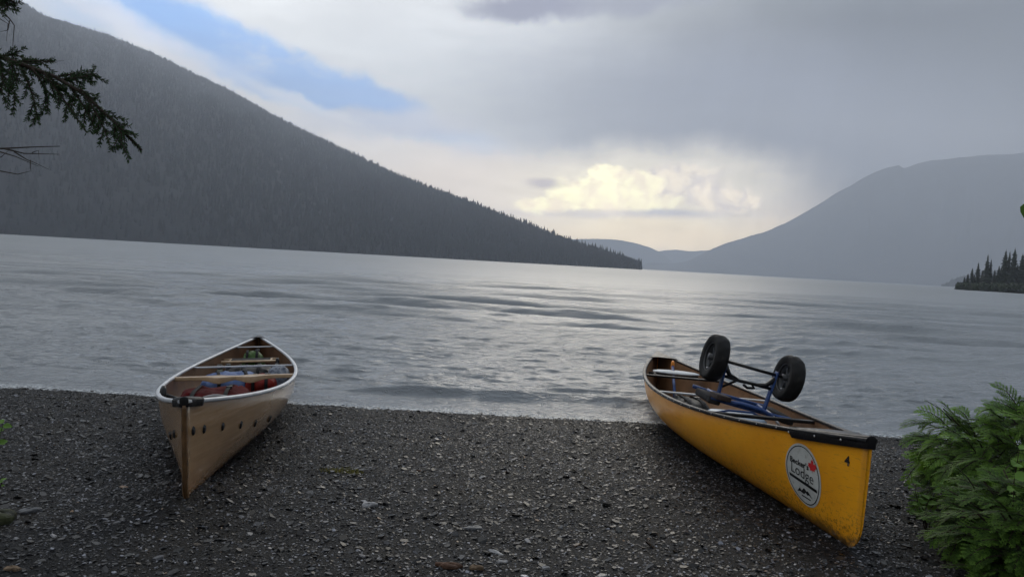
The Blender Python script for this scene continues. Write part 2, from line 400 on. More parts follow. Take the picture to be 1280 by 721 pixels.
# thin broken foam where it meets the gravel
sp = N(t, 'ShaderNodeSeparateXYZ'); lk(t, g, sp.inputs[0])
fy = mth(t, 'ADD', sp.outputs[1], mth(t, 'MULTIPLY', mth(t, 'SUBTRACT', noise(t, g, 1.2, 4, .6), .5), .28))
fm_ = mth(t, 'MULTIPLY', mrange(t, fy, 6.50, 6.78, 1, 0), mrange(t, noise(t, g, 26, 5, .7), .42, .62, 0, 1))
lk(t, mixc(t, mth(t, 'MULTIPLY', fm_, .75), (.205, .225, .245), (.62, .65, .67)), p.inputs['Base Color'])
lk(t, mth(t, 'ADD', wro, mth(t, 'MULTIPLY', fm_, .4)), p.inputs['Roughness'])
water = npmesh('water', np.stack([Xw.ravel(), Yw.ravel(), Zw.ravel()], 1), gridfaces(len(ys), len(us)), wm, smooth=True)
water['kind'] = 'structure'

# ------------------------------------------------------------------ mountains
def ridge(pts, dpx=0):
    a = [azel(x, y + dpx) for x, y in pts]; return np.array([v[0] for v in a]), np.array([v[1] for v in a])
def mountain(name, pts, r0, r1, m, a_ext=None, rough=.0, seed=1, na=900, ns=40, dpx=0, relief=.05, back=1.35, rexp=1.0):
    A, E = ridge(pts, dpx)
    if a_ext: A = np.concatenate([[v[0] for v in a_ext[0]], A, [v[0] for v in a_ext[1]]]); E = np.concatenate([[v[1] for v in a_ext[0]], E, [v[1] for v in a_ext[1]]])
    aa = np.linspace(A[0], A[-1], na)
    Eg = np.interp(aa, A, E); kw = max(3, na // 14); kw += 1 - kw % 2; Es = np.convolve(np.pad(Eg, kw // 2, mode='edge'), np.ones(kw) / kw, 'valid')
    def surf(a, s):
        e = np.interp(a, A, E) + rough * fbm(a * 60, a * 0, 4, seed)
        R0 = np.interp(a, *r0); R1 = np.interp(a, *r1)
        H = np.tan(e) * R1 + CAMZ
        R = R0 + (R1 - R0) * np.maximum(s, 0) ** rexp + np.minimum(s, 0) * 200
        H2 = np.tan(np.minimum(np.interp(a, aa, Es), e * 1.0 + .004)) * R1 + CAMZ
        up = np.clip(s, 0, 1); z = H2 * up + (H - H2) * up ** 10; z = np.minimum(z, H * np.maximum(up, .0) ** .93)
        z = z + H * relief * fbm(a * 35, s * 2.5, 4, seed + 3) * np.sin(np.pi * np.clip(s, 0, 1)) * 2
        z = np.where(s > 1, H * (1 - (s - 1) * 2.2), z)
        z = np.where(s <= 0, -4, z)
        return np.stack([R * np.sin(a), R * np.cos(a), z], -1)
    ss = np.concatenate([[-.004], np.linspace(0.002, 1, ns), np.linspace(1.05, back, 5)])
    G, S = np.meshgrid(aa, ss)
    o = npmesh(name, surf(G, S).reshape(-1, 3), gridfaces(len(ss), na), m, smooth=True); o['kind'] = 'structure'
    return surf, aa
def d2(v): return R_(v)
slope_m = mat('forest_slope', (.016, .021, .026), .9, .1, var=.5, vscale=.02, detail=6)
Lpts = [(25, 0), (55, 19), (90, 30), (130, 40), (190, 65), (240, 90), (280, 108), (320, 131), (370, 158), (430, 186), (500, 220), (565, 244), (640, 274), (700, 298), (740, 312), (775, 323), (795, 331), (801, 336)]
a0 = azel(25, 0)[0]; a1 = azel(801, 336)[0]
r0L = ([d2(-85), a0, azel(400, 300)[0], azel(650, 320)[0], a1], [900, 1100, 1150, 1300, 1500])
r1L = ([d2(-85), a0, azel(200, 80)[0], azel(400, 170)[0], azel(600, 260)[0], a1], [2000, 5700, 4900, 3500, 2200, 1560])
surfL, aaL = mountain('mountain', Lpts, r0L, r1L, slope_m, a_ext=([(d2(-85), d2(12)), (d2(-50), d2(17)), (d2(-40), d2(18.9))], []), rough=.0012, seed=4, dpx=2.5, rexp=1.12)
# conifer forest on the left slope
def forest(name, surf, arange, n, hr, seed, label, smin=0.0, smax=1.02, ridge_n=0):
    r_ = np.random.default_rng(seed)
    a = arange[0] + (arange[1] - arange[0]) * r_.random(n); s = smin + (smax - smin) * r_.random(n) ** .85
    s = np.minimum(s, .99)
    if ridge_n: a[:ridge_n] = arange[0] + (arange[1] - arange[0]) * r_.random(ridge_n); s[:ridge_n] = .985 + .015 * r_.random(ridge_n)
    P = surf(a, s); P[:, 2] = np.maximum(P[:, 2], 0) - 1
    h = hr[0] + (hr[1] - hr[0]) * r_.random(n) ** 1.5; 
    if ridge_n: h[:ridge_n] = 8 + 18 * r_.random(ridge_n) ** 1.7
    w = h * (.13 + .08 * r_.random(n)); k = 5
    vs = np.zeros((n, k * 2 + 2, 3)); th = r_.random(n) * 6.28
    for tier in (0, 1):
        zz = (.08, .45)[tier]; ww = (1.0, .62)[tier]
        for j in range(k):
            q = th + 2 * np.pi * j / k + tier * .6; rj = w * ww * (.75 + .5 * r_.random(n))
            vs[:, tier * (k + 1) + j] = P + np.stack([np.cos(q) * rj, np.sin(q) * rj, h * (zz + .05 * r_.random(n))], 1)
        vs[:, tier * (k + 1) + k] = P + np.stack([0 * h, 0 * h, h * (.72, 1.0)[tier]], 1)
    b = (np.arange(n) * (2 * k + 2))[:, None]
    fs = np.concatenate([b + np.array([[t_ * (k + 1) + j, t_ * (k + 1) + (j + 1) % k, t_ * (k + 1) + k]]) for t_ in (0, 1) for j in range(k)])
    c = np.repeat((.75 + .5 * r_.random(n))[:, None] * np.array([[1, 1, 1]]), 2 * k + 2, 0)
    o = npmesh(name, vs.reshape(-1, 3), fs, mat('conifer_forest', (.016, .022, .026), .9, .1, tone=True), c)
    tag(o, label, 'forest', kind='stuff')
forest('forest', surfL, (d2(-60), a1), 60000, (9, 19), 12, 'dense dark conifer forest covering the steep mountain left of the lake', ridge_n=1500)

Rpts = [(800, 335), (808, 329), (820, 328), (840, 330), (858, 327), (890, 311), (905, 305), (920, 300), (965, 287), (990, 275), (1015, 260), (1045, 242), (1075, 225), (1095, 215), (1112, 209), (1124, 207), (1130, 211), (1148, 204), (1165, 200), (1220, 195), (1280, 191)]
ra = azel(800, 335)[0]; rb = azel(1280, 191)[0]
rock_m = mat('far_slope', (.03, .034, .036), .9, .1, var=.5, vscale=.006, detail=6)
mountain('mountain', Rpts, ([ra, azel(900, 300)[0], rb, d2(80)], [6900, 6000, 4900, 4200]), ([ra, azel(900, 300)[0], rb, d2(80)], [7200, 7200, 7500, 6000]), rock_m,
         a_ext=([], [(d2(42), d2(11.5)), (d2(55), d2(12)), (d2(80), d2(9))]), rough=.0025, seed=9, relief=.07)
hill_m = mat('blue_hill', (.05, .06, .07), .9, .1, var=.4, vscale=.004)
H1 = [(640, 318), (680, 301), (715, 299), (740, 298.5), (765, 299), (780, 301), (795, 304), (812, 309), (825, 315), (840, 327), (850, 331)]
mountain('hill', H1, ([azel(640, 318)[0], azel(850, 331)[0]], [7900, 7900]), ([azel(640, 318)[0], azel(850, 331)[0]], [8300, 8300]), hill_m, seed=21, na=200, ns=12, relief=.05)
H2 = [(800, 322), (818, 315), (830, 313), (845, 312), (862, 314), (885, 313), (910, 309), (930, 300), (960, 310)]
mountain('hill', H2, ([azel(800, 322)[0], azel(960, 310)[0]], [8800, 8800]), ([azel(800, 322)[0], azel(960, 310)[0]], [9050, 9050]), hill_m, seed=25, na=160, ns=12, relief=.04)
# faint wooded point behind the headland
F1 = [(1176, 357), (1182, 352), (1190, 347), (1200, 343), (1225, 338), (1280, 330), (1330, 326)]
fa, fb = azel(1176, 357)[0], azel(1330, 326)[0]
surfF, _ = mountain('hill', F1, ([fa, fb], [3000, 2700]), ([fa, fb], [3060, 3050]), slope_m, seed=31, na=120, ns=12, dpx=3)
forest('forest', surfF, (fa, fb), 500, (6, 12), 33, 'faint misty trees on the far point behind the headland', smax=1.0)

# ------------------------------------------------------------------ headland with its trees
HD = 430.0
hp = [(1193, 360), (1197, 356), (1206, 353), (1220, 352), (1245, 351), (1280, 349), (1340, 346), (1420, 340), (1500, 340)]
ha, hb = azel(1193, 360)[0], azel(1500, 340)[0]
surfH, _ = mountain('headland', hp, ([ha, ha + .02, hb], [HD, HD - 14, HD - 90]), ([ha, ha + .02, hb], [HD + 8, HD + 26, HD + 30]), mat('headland_soil', (.03, .036, .024), .9, .1, var=.5, vscale=.3), seed=41, na=120, ns=14, relief=.06)
bark_m = mat('conifer_bark', (.045, .034, .026), .9, .2, var=.5, vscale=20, bump=.004, bscale=40)
needle_m = mat('dark_needles', (.022, .036, .020), .7, .25, var=.5, vscale=3)
leafy_m = mat('leafy_green', (.035, .055, .022), .65, .3, var=.5, vscale=2)
def conifer_mesh(h, w, seed):
    r = random.Random(seed); mb = MB(); nt = 26
    for i in range(nt):
        q = i / nt; z = h * (.05 + .93 * q); rad = w * (1 - q) ** .8 * r.uniform(.65, 1.15) + .12
        nb = r.randint(6, 9); a = r.random() * 6.28
        for j in range(nb):
            an = a + j * 6.28 / nb + r.uniform(-.25, .25); L = rad * r.uniform(.6, 1.25); dr = L * r.uniform(.25, .6); ww = .30 * L + .22
            ca, sa = math.cos(an), math.sin(an); th = h / nt * .9
            A = (0, 0, z + th * .8); B = (ca * L, sa * L, z - dr + th * .3)
            M1 = (ca * L * .55 - sa * ww, sa * L * .55 + ca * ww, z - dr * .55); M2 = (ca * L * .55 + sa * ww, sa * L * .55 - ca * ww, z - dr * .55)
            D = (ca * L * .5, sa * L * .5, z - dr * .6 - th * .5)
            mb.add([A, M1, B, M2, D], [(0, 1, 2), (0, 2, 3), (1, 4, 2), (2, 4, 3)], 0, False)
    mb.add([(-.15, -.15, h * .93), (.15, -.15, h * .93), (0, .2, h * .93), (0, 0, h * 1.03)], [(0, 1, 3), (1, 2, 3), (2, 0, 3)], 0, False)
    tr = MB().tube([(0, 0, -1), (0, 0, h * .5), (0, 0, h * .98)], [w * .09, w * .06, .03], 7)
    return mb, tr
def conifer(px, pytop, pybase, wf, label, seed, group='conifers on the wooded headland', dist=HD + 4):
    b = at(px, pybase, dist * math.cos(azel(px, pybase)[0])); tp = at(px, pytop, dist * math.cos(azel(px, pytop)[0])); h = tp.z - b.z
    e = empty('conifer_tree', b, label, 'tree', group); c, tr = conifer_mesh(h, h * wf, seed)
    c.build('crown', needle_m, e); tr.build('trunk', bark_m, e)
CT = [(1214, 335, 'small dark conifer, first one in from the tip of the wooded headland'),
      (1221, 328, 'short pointed conifer second from the tip of the headland, left of a taller pair'),
      (1232, 318, 'tall spired conifer standing alone above the left half of the headland'),
      (1236.5, 324, 'slim conifer tucked against the right side of the headland\'s left tall spire'),
      (1247, 332, 'low conifer in the dip between the tall trees of the headland'),
      (1254, 312, 'narrow tall conifer at the left of the headland\'s tallest cluster'),
      (1259, 314, 'very slim conifer squeezed in the middle of the headland\'s tallest cluster'),
      (1265, 310, 'tallest and broadest conifer of the headland, right of two narrow ones'),
      (1275, 317, 'shorter conifer in the gap before the right edge of the photo on the headland'),
      (1279, 311, 'tall conifer cut by the right edge of the photo on the headland')]
for i, (px, py, lb) in enumerate(CT):
    conifer(px, py, 357 + (px - 1214) * .05, .20 if i not in (6, 3) else .13, lb, 50 + i)
for i, (px, py) in enumerate(((1205, 346), (1209, 342), (1227, 338), (1242, 337), (1250, 334), (1270, 330), (1217, 343), (1238, 341), (1262, 335), (1292, 318), (1306, 308), (1325, 316), (1340, 305))):
    conifer(px, py, 357 + (px - 1214) * .05, .28, 'low dark tree filling the wooded headland beneath its tall conifers', 80 + i, 'low trees filling the headland', HD + 9)
# shoreline scrub
sb = MB(); r = random.Random(5)
for i in range(520):
    px = r.uniform(1195, 1420); d = HD - 12 - (px - 1194) * .25 + r.uniform(-3, 12); c = at(px, 357, d * math.cos(azel(px, 357)[0]))
    rad = r.uniform(.7, 2.1); cz = r.uniform(.3, 2.6) + (px - 1194) * .012
    for k in range(26):
        n = Vector((r.gauss(0, 1), r.gauss(0, 1), r.gauss(0, 1))).normalized(); q = Vector((c.x, c.y, cz)) + n * rad * r.uniform(.6, 1)
        a = n.orthogonal().normalized() * r.uniform(.25, .55); b_ = n.cross(a)
        a = a + n * r.uniform(-.2, .2)
        sb.add([q - a, q - b_, q + a, q + b_], [(0, 1, 2, 3)], 0, False)
tag(sb.build('shore_scrub', leafy_m), 'low leafy scrub along the waterline of the wooded headland', 'scrub', kind='stuff')

# ------------------------------------------------------------------ canoes
CL, CB, ZC, ZE, CQ, CP = 5.1674, .8822, .3716, .5212, 2.1919, 2.0586
CAN = {1: ((-2.1502, 5.7154, -1.3946 + CAMZ), .2775, -.0592, -.0424), 2: ((1.6192, 5.5654, -1.3302 + CAMZ), -.0296, -.0537, .029)}
def can_mat(k):
    p, yaw, pit, rol = CAN[k]
    return Matrix.Translation(p) @ Matrix.Rotation(yaw, 4, 'Z') @ Matrix.Rotation(pit, 4, 'X') @ Matrix.Rotation(rol, 4, 'Y')
def sheer(t): return ZC + (ZE - ZC) * abs(t) ** CQ
def beam(t): return CB / 2 * (1 - abs(t) ** CP) + .008
def prof(t, v):
    m = abs(t) ** 1.5; a = (1 - (1 - v) ** 2.6) ** .5; b = (1 - (1 - v) ** 2) ** .66
    return (1 - m) * a + m * b
def hull_pt(t, v, side, off=0.0):
    h = sheer(t); zk = .02 * abs(t) ** 4; rc = .13; d = max(0, rc - v * .5)
    ins = .03 * (1 - v) + rc - math.sqrt(max(rc * rc - d * d, 0))
    return Vector((side * (beam(t) * prof(t, v) + off), t * (CL / 2 - ins), zk + v * (h - zk)))
def hull_x(y, z, side, off=0.0):
    """hull surface point at length y, height z"""
    t = y / (CL / 2)
    for _ in range(8):
        zk = .02 * abs(t) ** 4; v = min(max((z - zk) / (sheer(t) - zk), 0), 1)
        q = hull_pt(t, v, side); t += (y - q.y) / (CL / 2)
        t = max(-.9995, min(.9995, t))
    q = hull_pt(t, v, side, 0); q2 = hull_pt(t + .004, v, side); q3 = hull_pt(t, min(1, v + .02), side)
    n = (q2 - q).cross(q3 - q).normalized()
    if n.x * side < 0: n = -n
    return Vector((q.x, y, z)) + n * off
def make_hull(root, mo, mi):
    mb = MB(); nt, nv = 121, 19
    def fn(u, w):
        tt = -1 + 2 * u; tt = math.copysign(abs(tt) ** .9, tt)
        q = 2 * w - 1; v = abs(q) ** 1.25
        p_ = hull_pt(tt, v, 1 if q >= 0 else -1)
        if v == 0: p_.x = 0
        return p_
    def fi(u, w):
        tt = -1 + 2 * u; tt = math.copysign(abs(tt) ** .9, tt) * .994; q = 2 * w - 1; v = abs(q) ** 1.25; sd = 1 if q >= 0 else -1
        p_ = hull_pt(tt, v, sd, -.008); p_.z += .008 * (1 - v)
        if v == 0 or p_.x * sd < 0: p_.x = 0
        return p_
    mb.grid(fn, nt, nv * 2 - 1)
    # close the two ends
    n2 = nv * 2 - 1
    for base in (0, (nt - 1) * n2):
        for j in range(nv - 1):
            a, b_ = base + j, base + n2 - 1 - j
            f = (a, a + 1, b_ - 1, b_) if j < nv - 2 else (a, a + 1, b_)
            mb.f.append(f if base else f[::-1]); mb.m.append(0); mb.sm.append(True)
    mb.grid(fi, nt, nv * 2 - 1, mi=1)
    o = mb.build('hull', [mo, mi], root)
    return o
def sheer_line(side, t0=-1, t1=1, n=90, out=0.0, dz=0.0):
    L_ = []
    for i in range(n):
        t = t0 + (t1 - t0) * i / (n - 1); L_.append(Vector((side * (beam(t) + out), t * CL / 2, sheer(t) + dz)))
    return L_
def strip(mb, pts, sect):
    """sweep a small section (list of (outward, up)) along points; outward is horizontal"""
    k = len(sect); vs = []
    for i, p in enumerate(pts):
        d = pts[min(i + 1, len(pts) - 1)] - pts[max(i - 1, 0)]; o_ = Vector((d.y, -d.x, 0)).normalized()
        if o_.x * (1 if p.x > 0 else -1) < 0: o_ = -o_
        for a, b in sect: vs.append(p + o_ * a + Vector((0, 0, b)))
    fs = [(i * k + j, i * k + (j + 1) % k, (i + 1) * k + (j + 1) % k, (i + 1) * k + j) for i in range(len(pts) - 1) for j in range(k)]
    fs += [tuple(range(k)), tuple((len(pts) - 1) * k + j for j in range(k))[::-1]]
    mb.add(vs, fs)
def end_cap(root, m, end, length, skirt, name='deck_plate', hollow=.12):
    """deck over one end: top sheet between the gunwales, with a skirt lapping the hull"""
    mb = MB(); t1 = 1 - length / (CL / 2); n = 14; top = []
    for i in range(n):
        q = i / (n - 1); t = end * (t1 + (1.0 - t1) * q); w = beam(t) + .020 - .011 * q; y = t * CL / 2 + end * .004 * q
        z = sheer(t) + .013; sk = skirt * min(1, (q * n) / 1.2 + .25)
        row = [(-w - .002, y, z - sk), (-w - .003, y, z - .008), (-w * .92, y, z + .003), (-w * .5, y, z + .006), (0, y, z + .008), (w * .5, y, z + .006), (w * .92, y, z + .003), (w + .003, y, z - .008), (w + .002, y, z - sk)]
        if q == 0:
            row = [row[0], row[1], row[2]] + [(x_, y_ + end * hollow * (1 - (x_ / w) ** 2) * .8, z_) for x_, y_, z_ in row[3:6]] + row[6:]
        top.append(row)
    vs = [p_ for r0_ in top for p_ in r0_]; k = 9
    fs = [(i * k + j, i * k + j + 1, (i + 1) * k + j + 1, (i + 1) * k + j) for i in range(n - 1) for j in range(k - 1)]
    fs.append(tuple((n - 1) * k + j for j in range(k)))
    if end < 0: fs = [f[::-1] for f in fs]
    mb.add(vs, fs); o = mb.build(name, m, root)
    s_ = o.modifiers.new('t', 'SOLIDIFY'); s_.thickness = .004; s_.offset = -1
    bv = o.modifiers.new('b', 'BEVEL'); bv.width = .003; bv.segments = 2; bv.limit_method = 'ANGLE'
    return o
def thwart(root, m, t, name='thwart', w=.03, th=.012, dz=-.014, shape=None):
    mb = MB(); hw = beam(t) - .006; y0 = t * CL / 2; z0 = sheer(t) + dz; n = 25; vs = []; th0 = th
    for i in range(n):
        q = -1 + 2 * i / (n - 1); ww = w if shape is None else shape(q); th = th0 if shape is None else th0 + .022 * math.exp(-((abs(q) - .27) / .17) ** 2)
        yo = 0 if shape is None else shape(q, True)
        for a, b in ((-1, -1), (1, -1), (1, 1), (-1, 1)): vs.append((q * hw, y0 + yo + a * ww / 2, z0 + th0 / 2 + (b - 1) * th / 2))
    fs = [(i * 4 + j, i * 4 + (j + 1) % 4, (i + 1) * 4 + (j + 1) % 4, (i + 1) * 4 + j) for i in range(n - 1) for j in range(4)] + [(3, 2, 1, 0), tuple((n - 1) * 4 + j for j in range(4))]
    mb.add(vs, fs, 0, False); return mb.build(name, m, root, bevel=.003)
def seat(root, t, depth, drop, fm, wm_, pad=None, name='seat'):
    y0 = t * CL / 2; z0 = sheer(t) - drop; hw = (beam(t)) * prof(t, z0 / sheer(t)) - .055; e = MB()
    for yy in (-depth / 2, depth / 2):
        e.tube([(-hw, y0 + yy, z0), (hw, y0 + yy, z0)], .013, 8)
    for xx in (-.19, .19): e.tube([(xx, y0 - depth / 2, z0), (xx, y0 + depth / 2, z0)], .012, 8)
    s_ = e.build(name, fm, root)
    w_ = MB(); w_.box((0, y0, z0 + .012), (.36, depth - .01, .006)); w_.build('webbing', wm_, s_)
    if pad:
        q = MB(); q.grid(lambda u, v: (.235 * math.cos(u * 2 * math.pi) * math.sin(v * math.pi) ** .6, y0 + (depth / 2 + .02) * math.sin(u * 2 * math.pi) * math.sin(v * math.pi) ** .6, z0 + .035 - .02 * math.cos(v * math.pi)), 28, 9, True)
        q.build('seat_pad', pad, s_)
    return s_

yellow_m = bpy.data.materials.new('yellow_hull'); yellow_m.use_nodes = True; t = yellow_m.node_tree; p = t.nodes['Principled BSDF']
g = N(t, 'ShaderNodeTexCoord').outputs['Object']; sp = N(t, 'ShaderNodeSeparateXYZ'); lk(t, g, sp.inputs[0])
yc = mixc(t, mrange(t, noise(t, g, 2.2, 5, .6), .35, .7, 0, 1), (.88, .38, .010), (.78, .31, .008))
stretch = N(t, 'ShaderNodeMapping'); stretch.inputs['Scale'].default_value = (1, .16, 2.2); lk(t, g, stretch.inputs[0])
scr = mrange(t, noise(t, stretch.outputs[0], 55, 6, .75), .54, .66, 0, .5)
yc = mixc(t, scr, yc, (.42, .20, .04))
mudh = mth(t, 'ADD', sp.outputs[2], mth(t, 'MULTIPLY', mth(t, 'SUBTRACT', noise(t, g, 16, 6, .75), .5), .22))
low = mrange(t, mudh, .035, .10, 1, 0)
bowend = mrange(t, sp.outputs[1], -2.6, -1.7, 1, .25)
mudpatch = mth(t, 'MULTIPLY', low, bowend)
yc = mixc(t, mudpatch, yc, (.045, .032, .018))
# the scuffed keel under the bow and its dark stem line
spk = mth(t, 'MULTIPLY', mrange(t, noise(t, g, 70, 4, .7), .54, .60, 0, .8), mrange(t, sp.outputs[2], .05, .28, 1, 0))
yc = mixc(t, spk, yc, (.10, .055, .015))
stem = mrange(t, mth(t, 'ADD', sp.outputs[1], mth(t, 'MULTIPLY', mth(t, 'SUBTRACT', sp.outputs[2], .5), .10)), -2.575, -2.535, .6, 0)
lk(t, yc, p.inputs['Base Color']); p.inputs['Roughness'].default_value = .33; p.inputs['Coat Weight'].default_value = .25; p.inputs['Coat Roughness'].default_value = .2
b = N(t, 'ShaderNodeBump'); b.inputs['Distance'].default_value = .004; lk(t, noise(t, g, 5, 3, .5), b.inputs['Height']); lk(t, b.outputs[0], p.inputs['Normal'])

tan_m = bpy.data.materials.new('tan_hull'); tan_m.use_nodes = True; t = tan_m.node_tree; p = t.nodes['Principled BSDF']
g = N(t, 'ShaderNodeTexCoord').outputs['Object']; sp = N(t, 'ShaderNodeSeparateXYZ'); lk(t, g, sp.inputs[0])
tcx = mixc(t, mrange(t, noise(t, g, 1.6, 5, .6), .35, .7, 0, 1), (.40, .25, .13), (.31, .185, .088))
st2 = N(t, 'ShaderNodeMapping'); st2.inputs['Scale'].default_value = (1, .12, 3); lk(t, g, st2.inputs[0])
tcx = mixc(t, mrange(t, noise(t, st2.outputs[0], 14, 6, .7), .58, .75, 0, .4), tcx, (.55, .45, .34))
tcx = mixc(t, mrange(t, sp.outputs[2], .02, .30, .55, 0), tcx, (.30, .13, .045))
tcx = mixc(t, mth(t, 'MULTIPLY', mrange(t, noise(t, g, 45, 5, .7), .58, .66, 0, .6), mrange(t, sp.outputs[2], .03, .2, 1, 0)), tcx, (.06, .04, .025))
lk(t, tcx, p.inputs['Base Color']); p.inputs['Roughness'].default_value = .22; p.inputs['Coat Weight'].default_value = .5; p.inputs['Coat Roughness'].default_value = .1
b = N(t, 'ShaderNodeBump'); b.inputs['Distance'].default_value = .012; lk(t, noise(t, st2.outputs[0], 3, 3, .5), b.inputs['Height']); lk(t, b.outputs[0], p.inputs['Normal'])

inner_y = mat('tan_inside', (.25, .135, .068), .5, .4, var=.35, vscale=5, bump=.002, bscale=30)
inner_t = mat('kevlar_inside', (.12, .055, .024), .5, .4, var=.4, vscale=6, bump=.002, bscale=30)
vinyl_m = mat('black_vinyl', (.008, .008, .010), .28, .35, var=.3, vscale=12, bump=.0015, bscale=90, wear=.25)
alu_m = mat('brushed_aluminium', (.62, .64, .67), .38, .5, var=.15, vscale=10, metal=.55, wear=.2)
wood_m = mat('varnished_ash', (.52, .38, .24), .4, .5, var=.35, vscale=14, var_col=(.42, .28, .16), coat=.2)
black_m = mat('black_plastic', (.012, .012, .014), .4, .5, var=.3, vscale=30)
web_m = mat('black_webbing', (.014, .014, .016), .8, .2, var=.3, vscale=80, bump=.001, bscale=300)
rivet_m = mat('steel_rivet', (.55, .55, .57), .3, .5, metal=.8, var=.1)
GS = [(-.011, -.011), (.014, -.011), (.017, -.007), (.017, .006), (.012, .010), (-.009, .010), (-.013, .006), (-.013, -.007)]

# --- yellow canoe
cy_ = empty('canoe', (0, 0, 0), 'yellow canoe with black gunwales, a round lodge sticker and the number 4', 'canoe', mat=can_mat(2))
make_hull(cy_, yellow_m, inner_y)
for sd_ in (1, -1):
    mb = MB(); strip(mb, sheer_line(sd_), GS); gw = mb.build('gunwale', vinyl_m, cy_, smooth=True)
    if sd_ < 0:
        for i in range(26):
            t_ = -.78 + i * 1.66 / 25; c = Vector((sd_ * (beam(t_) + .0195), t_ * CL / 2, sheer(t_)))
            if i == 0: rv0 = MB().tube([(-.002, 0, 0), (.002, 0, 0)], .0035, 7).build('rivet', rivet_m, gw)
            rv = rv0 if i == 0 else rv0.copy()
            if i: COL.objects.link(rv)
            rv.location = c
end_cap(cy_, vinyl_m, -1, .48, .050); end_cap(cy_, vinyl_m, 1, .40, .040)
for y_, z_ in ((-2.12, .011), (-2.30, .011), (-2.46, .011)):
    q = hull_x(y_, sheer(y_ / (CL / 2)) - .012, -1, 0)
    q.x = -(beam(y_ / (CL / 2)) + .0235); MB().tube([q + Vector((.002, 0, 0)), q - Vector((.002, 0, 0))], .005, 8).build('rivet', rivet_m, cy_)
thwart(cy_, alu_m, .03, w=.028, th=.014)
thwart(cy_, vinyl_m, .45, w=.045, th=.018)
thwart(cy_, vinyl_m, -.40, w=.05, th=.02, dz=-.02)
seat(cy_, .58, .24, .05, black_m, web_m, pad=mat('pale_seat_pad', (.62, .65, .68), .55, .4, var=.2, vscale=9))
seat(cy_, -.50, .22, .09, black_m, web_m)
# dark painted cap line on the bow stem
# sticker, number
def flat_decal(name, m, parent, polys, yc_, zc_, off, side=-1, rot=0.0, label=None):
    """polys: list of 2-D outlines or (verts, faces) in metres, laid on the hull side"""
    mb = MB(); cr, sr = math.cos(rot), math.sin(rot)
    for vs, fs in polys:
        out = []
        for u, v in vs:
            uu = u * cr - v * sr; vv = u * sr + v * cr
            out.append(hull_x(yc_ - uu * side * -1 * -1 if False else yc_ + uu * (-1 if side < 0 else 1) * 1.0, zc_ + vv, side, off))
        mb.add(out, fs, 0, True)
    return mb.build(name, m, parent, label=label)
def disc(rx, ry, n=40, rings=6, r_in=0.0):
    vs = []; fs = []
    for i in range(rings + 1):
        q = r_in + (1 - r_in) * i / rings
        for j in range(n): a = 2 * math.pi * j / n; vs.append((rx * q * math.cos(a), ry * q * math.sin(a)))
    for i in range(rings):
        for j in range(n): fs.append((i * n + j, (i + 1) * n + j, (i + 1) * n + (j + 1) % n, i * n + (j + 1) % n))
    return vs, fs
def text_poly(s, size, x, y, shear=0.0, sx=1.0, bold=0.0, rot=0.0):
    cu = bpy.data.curves.new('lettering', 'FONT'); cu.body = s; cu.size = size; cu.offset = bold; cu.align_x = 'CENTER'; cu.align_y = 'CENTER'; cu.resolution_u = 3
    o = bpy.data.objects.new('lettering', cu); COL.objects.link(o); bpy.context.view_layer.update()
    me = bpy.data.meshes.new_from_object(o.evaluated_get(bpy.context.evaluated_depsgraph_get()))
    c, s_ = math.cos(rot), math.sin(rot); out = []
    for v in me.vertices:
        a = v.co.x * sx + shear * v.co.y; b_ = v.co.y; out.append((x + a * c - b_ * s_, y + a * s_ + b_ * c))
    fs = [tuple(p_.vertices) for p_ in me.polygons]
    bpy.data.objects.remove(o); bpy.data.curves.remove(cu); bpy.data.meshes.remove(me)
    return out, fs
# On the left side of the hull, reading left to right runs towards the bow (-y)
st_white = mat('sticker_white', (.52, .54, .52), .45, .4, var=.15, vscale=12, dirt=((.25, .25, .22), 30, .55, .75))
st_black = mat('sticker_black', (.015, .015, .017), .5, .3)
st_red = mat('sticker_red', (.55, .025, .03), .45, .4)
SY, SZ = -2.183, .268
stk = flat_decal('lodge_sticker', st_white, cy_, [disc(.128, .148)], SY, SZ, .0016)
TR = -.16
flat_decal('sticker_ring', st_black, stk, [disc(.118, .138, 48, 1, .965)], SY, SZ, .0030)
flat_decal('sticker_lettering', st_black, stk, [text_poly("Becker's", .038, -.018, .052, sx=1.05, bold=.0010, rot=-.10), text_poly("Lodge", .074, -.002, .008, sx=.92, bold=-.0004, rot=TR)], SY, SZ, .0034)
bar = [(-.100, -.010), (.096, -.045), (.096, -.060), (-.100, -.025)]
def sub_bar(b_, n=10):
    vs = []; fs = []
    for i in range(n + 1):
        q = i / n; vs += [(b_[0][0] + (b_[1][0] - b_[0][0]) * q, b_[0][1] + (b_[1][1] - b_[0][1]) * q), (b_[3][0] + (b_[2][0] - b_[3][0]) * q, b_[3][1] + (b_[2][1] - b_[3][1]) * q)]
    for i in range(n): fs.append((2 * i, 2 * i + 1, 2 * i + 3, 2 * i + 2))
    return vs, fs
flat_decal('sticker_bar', st_black, stk, [sub_bar(bar)], SY, SZ, .0034)
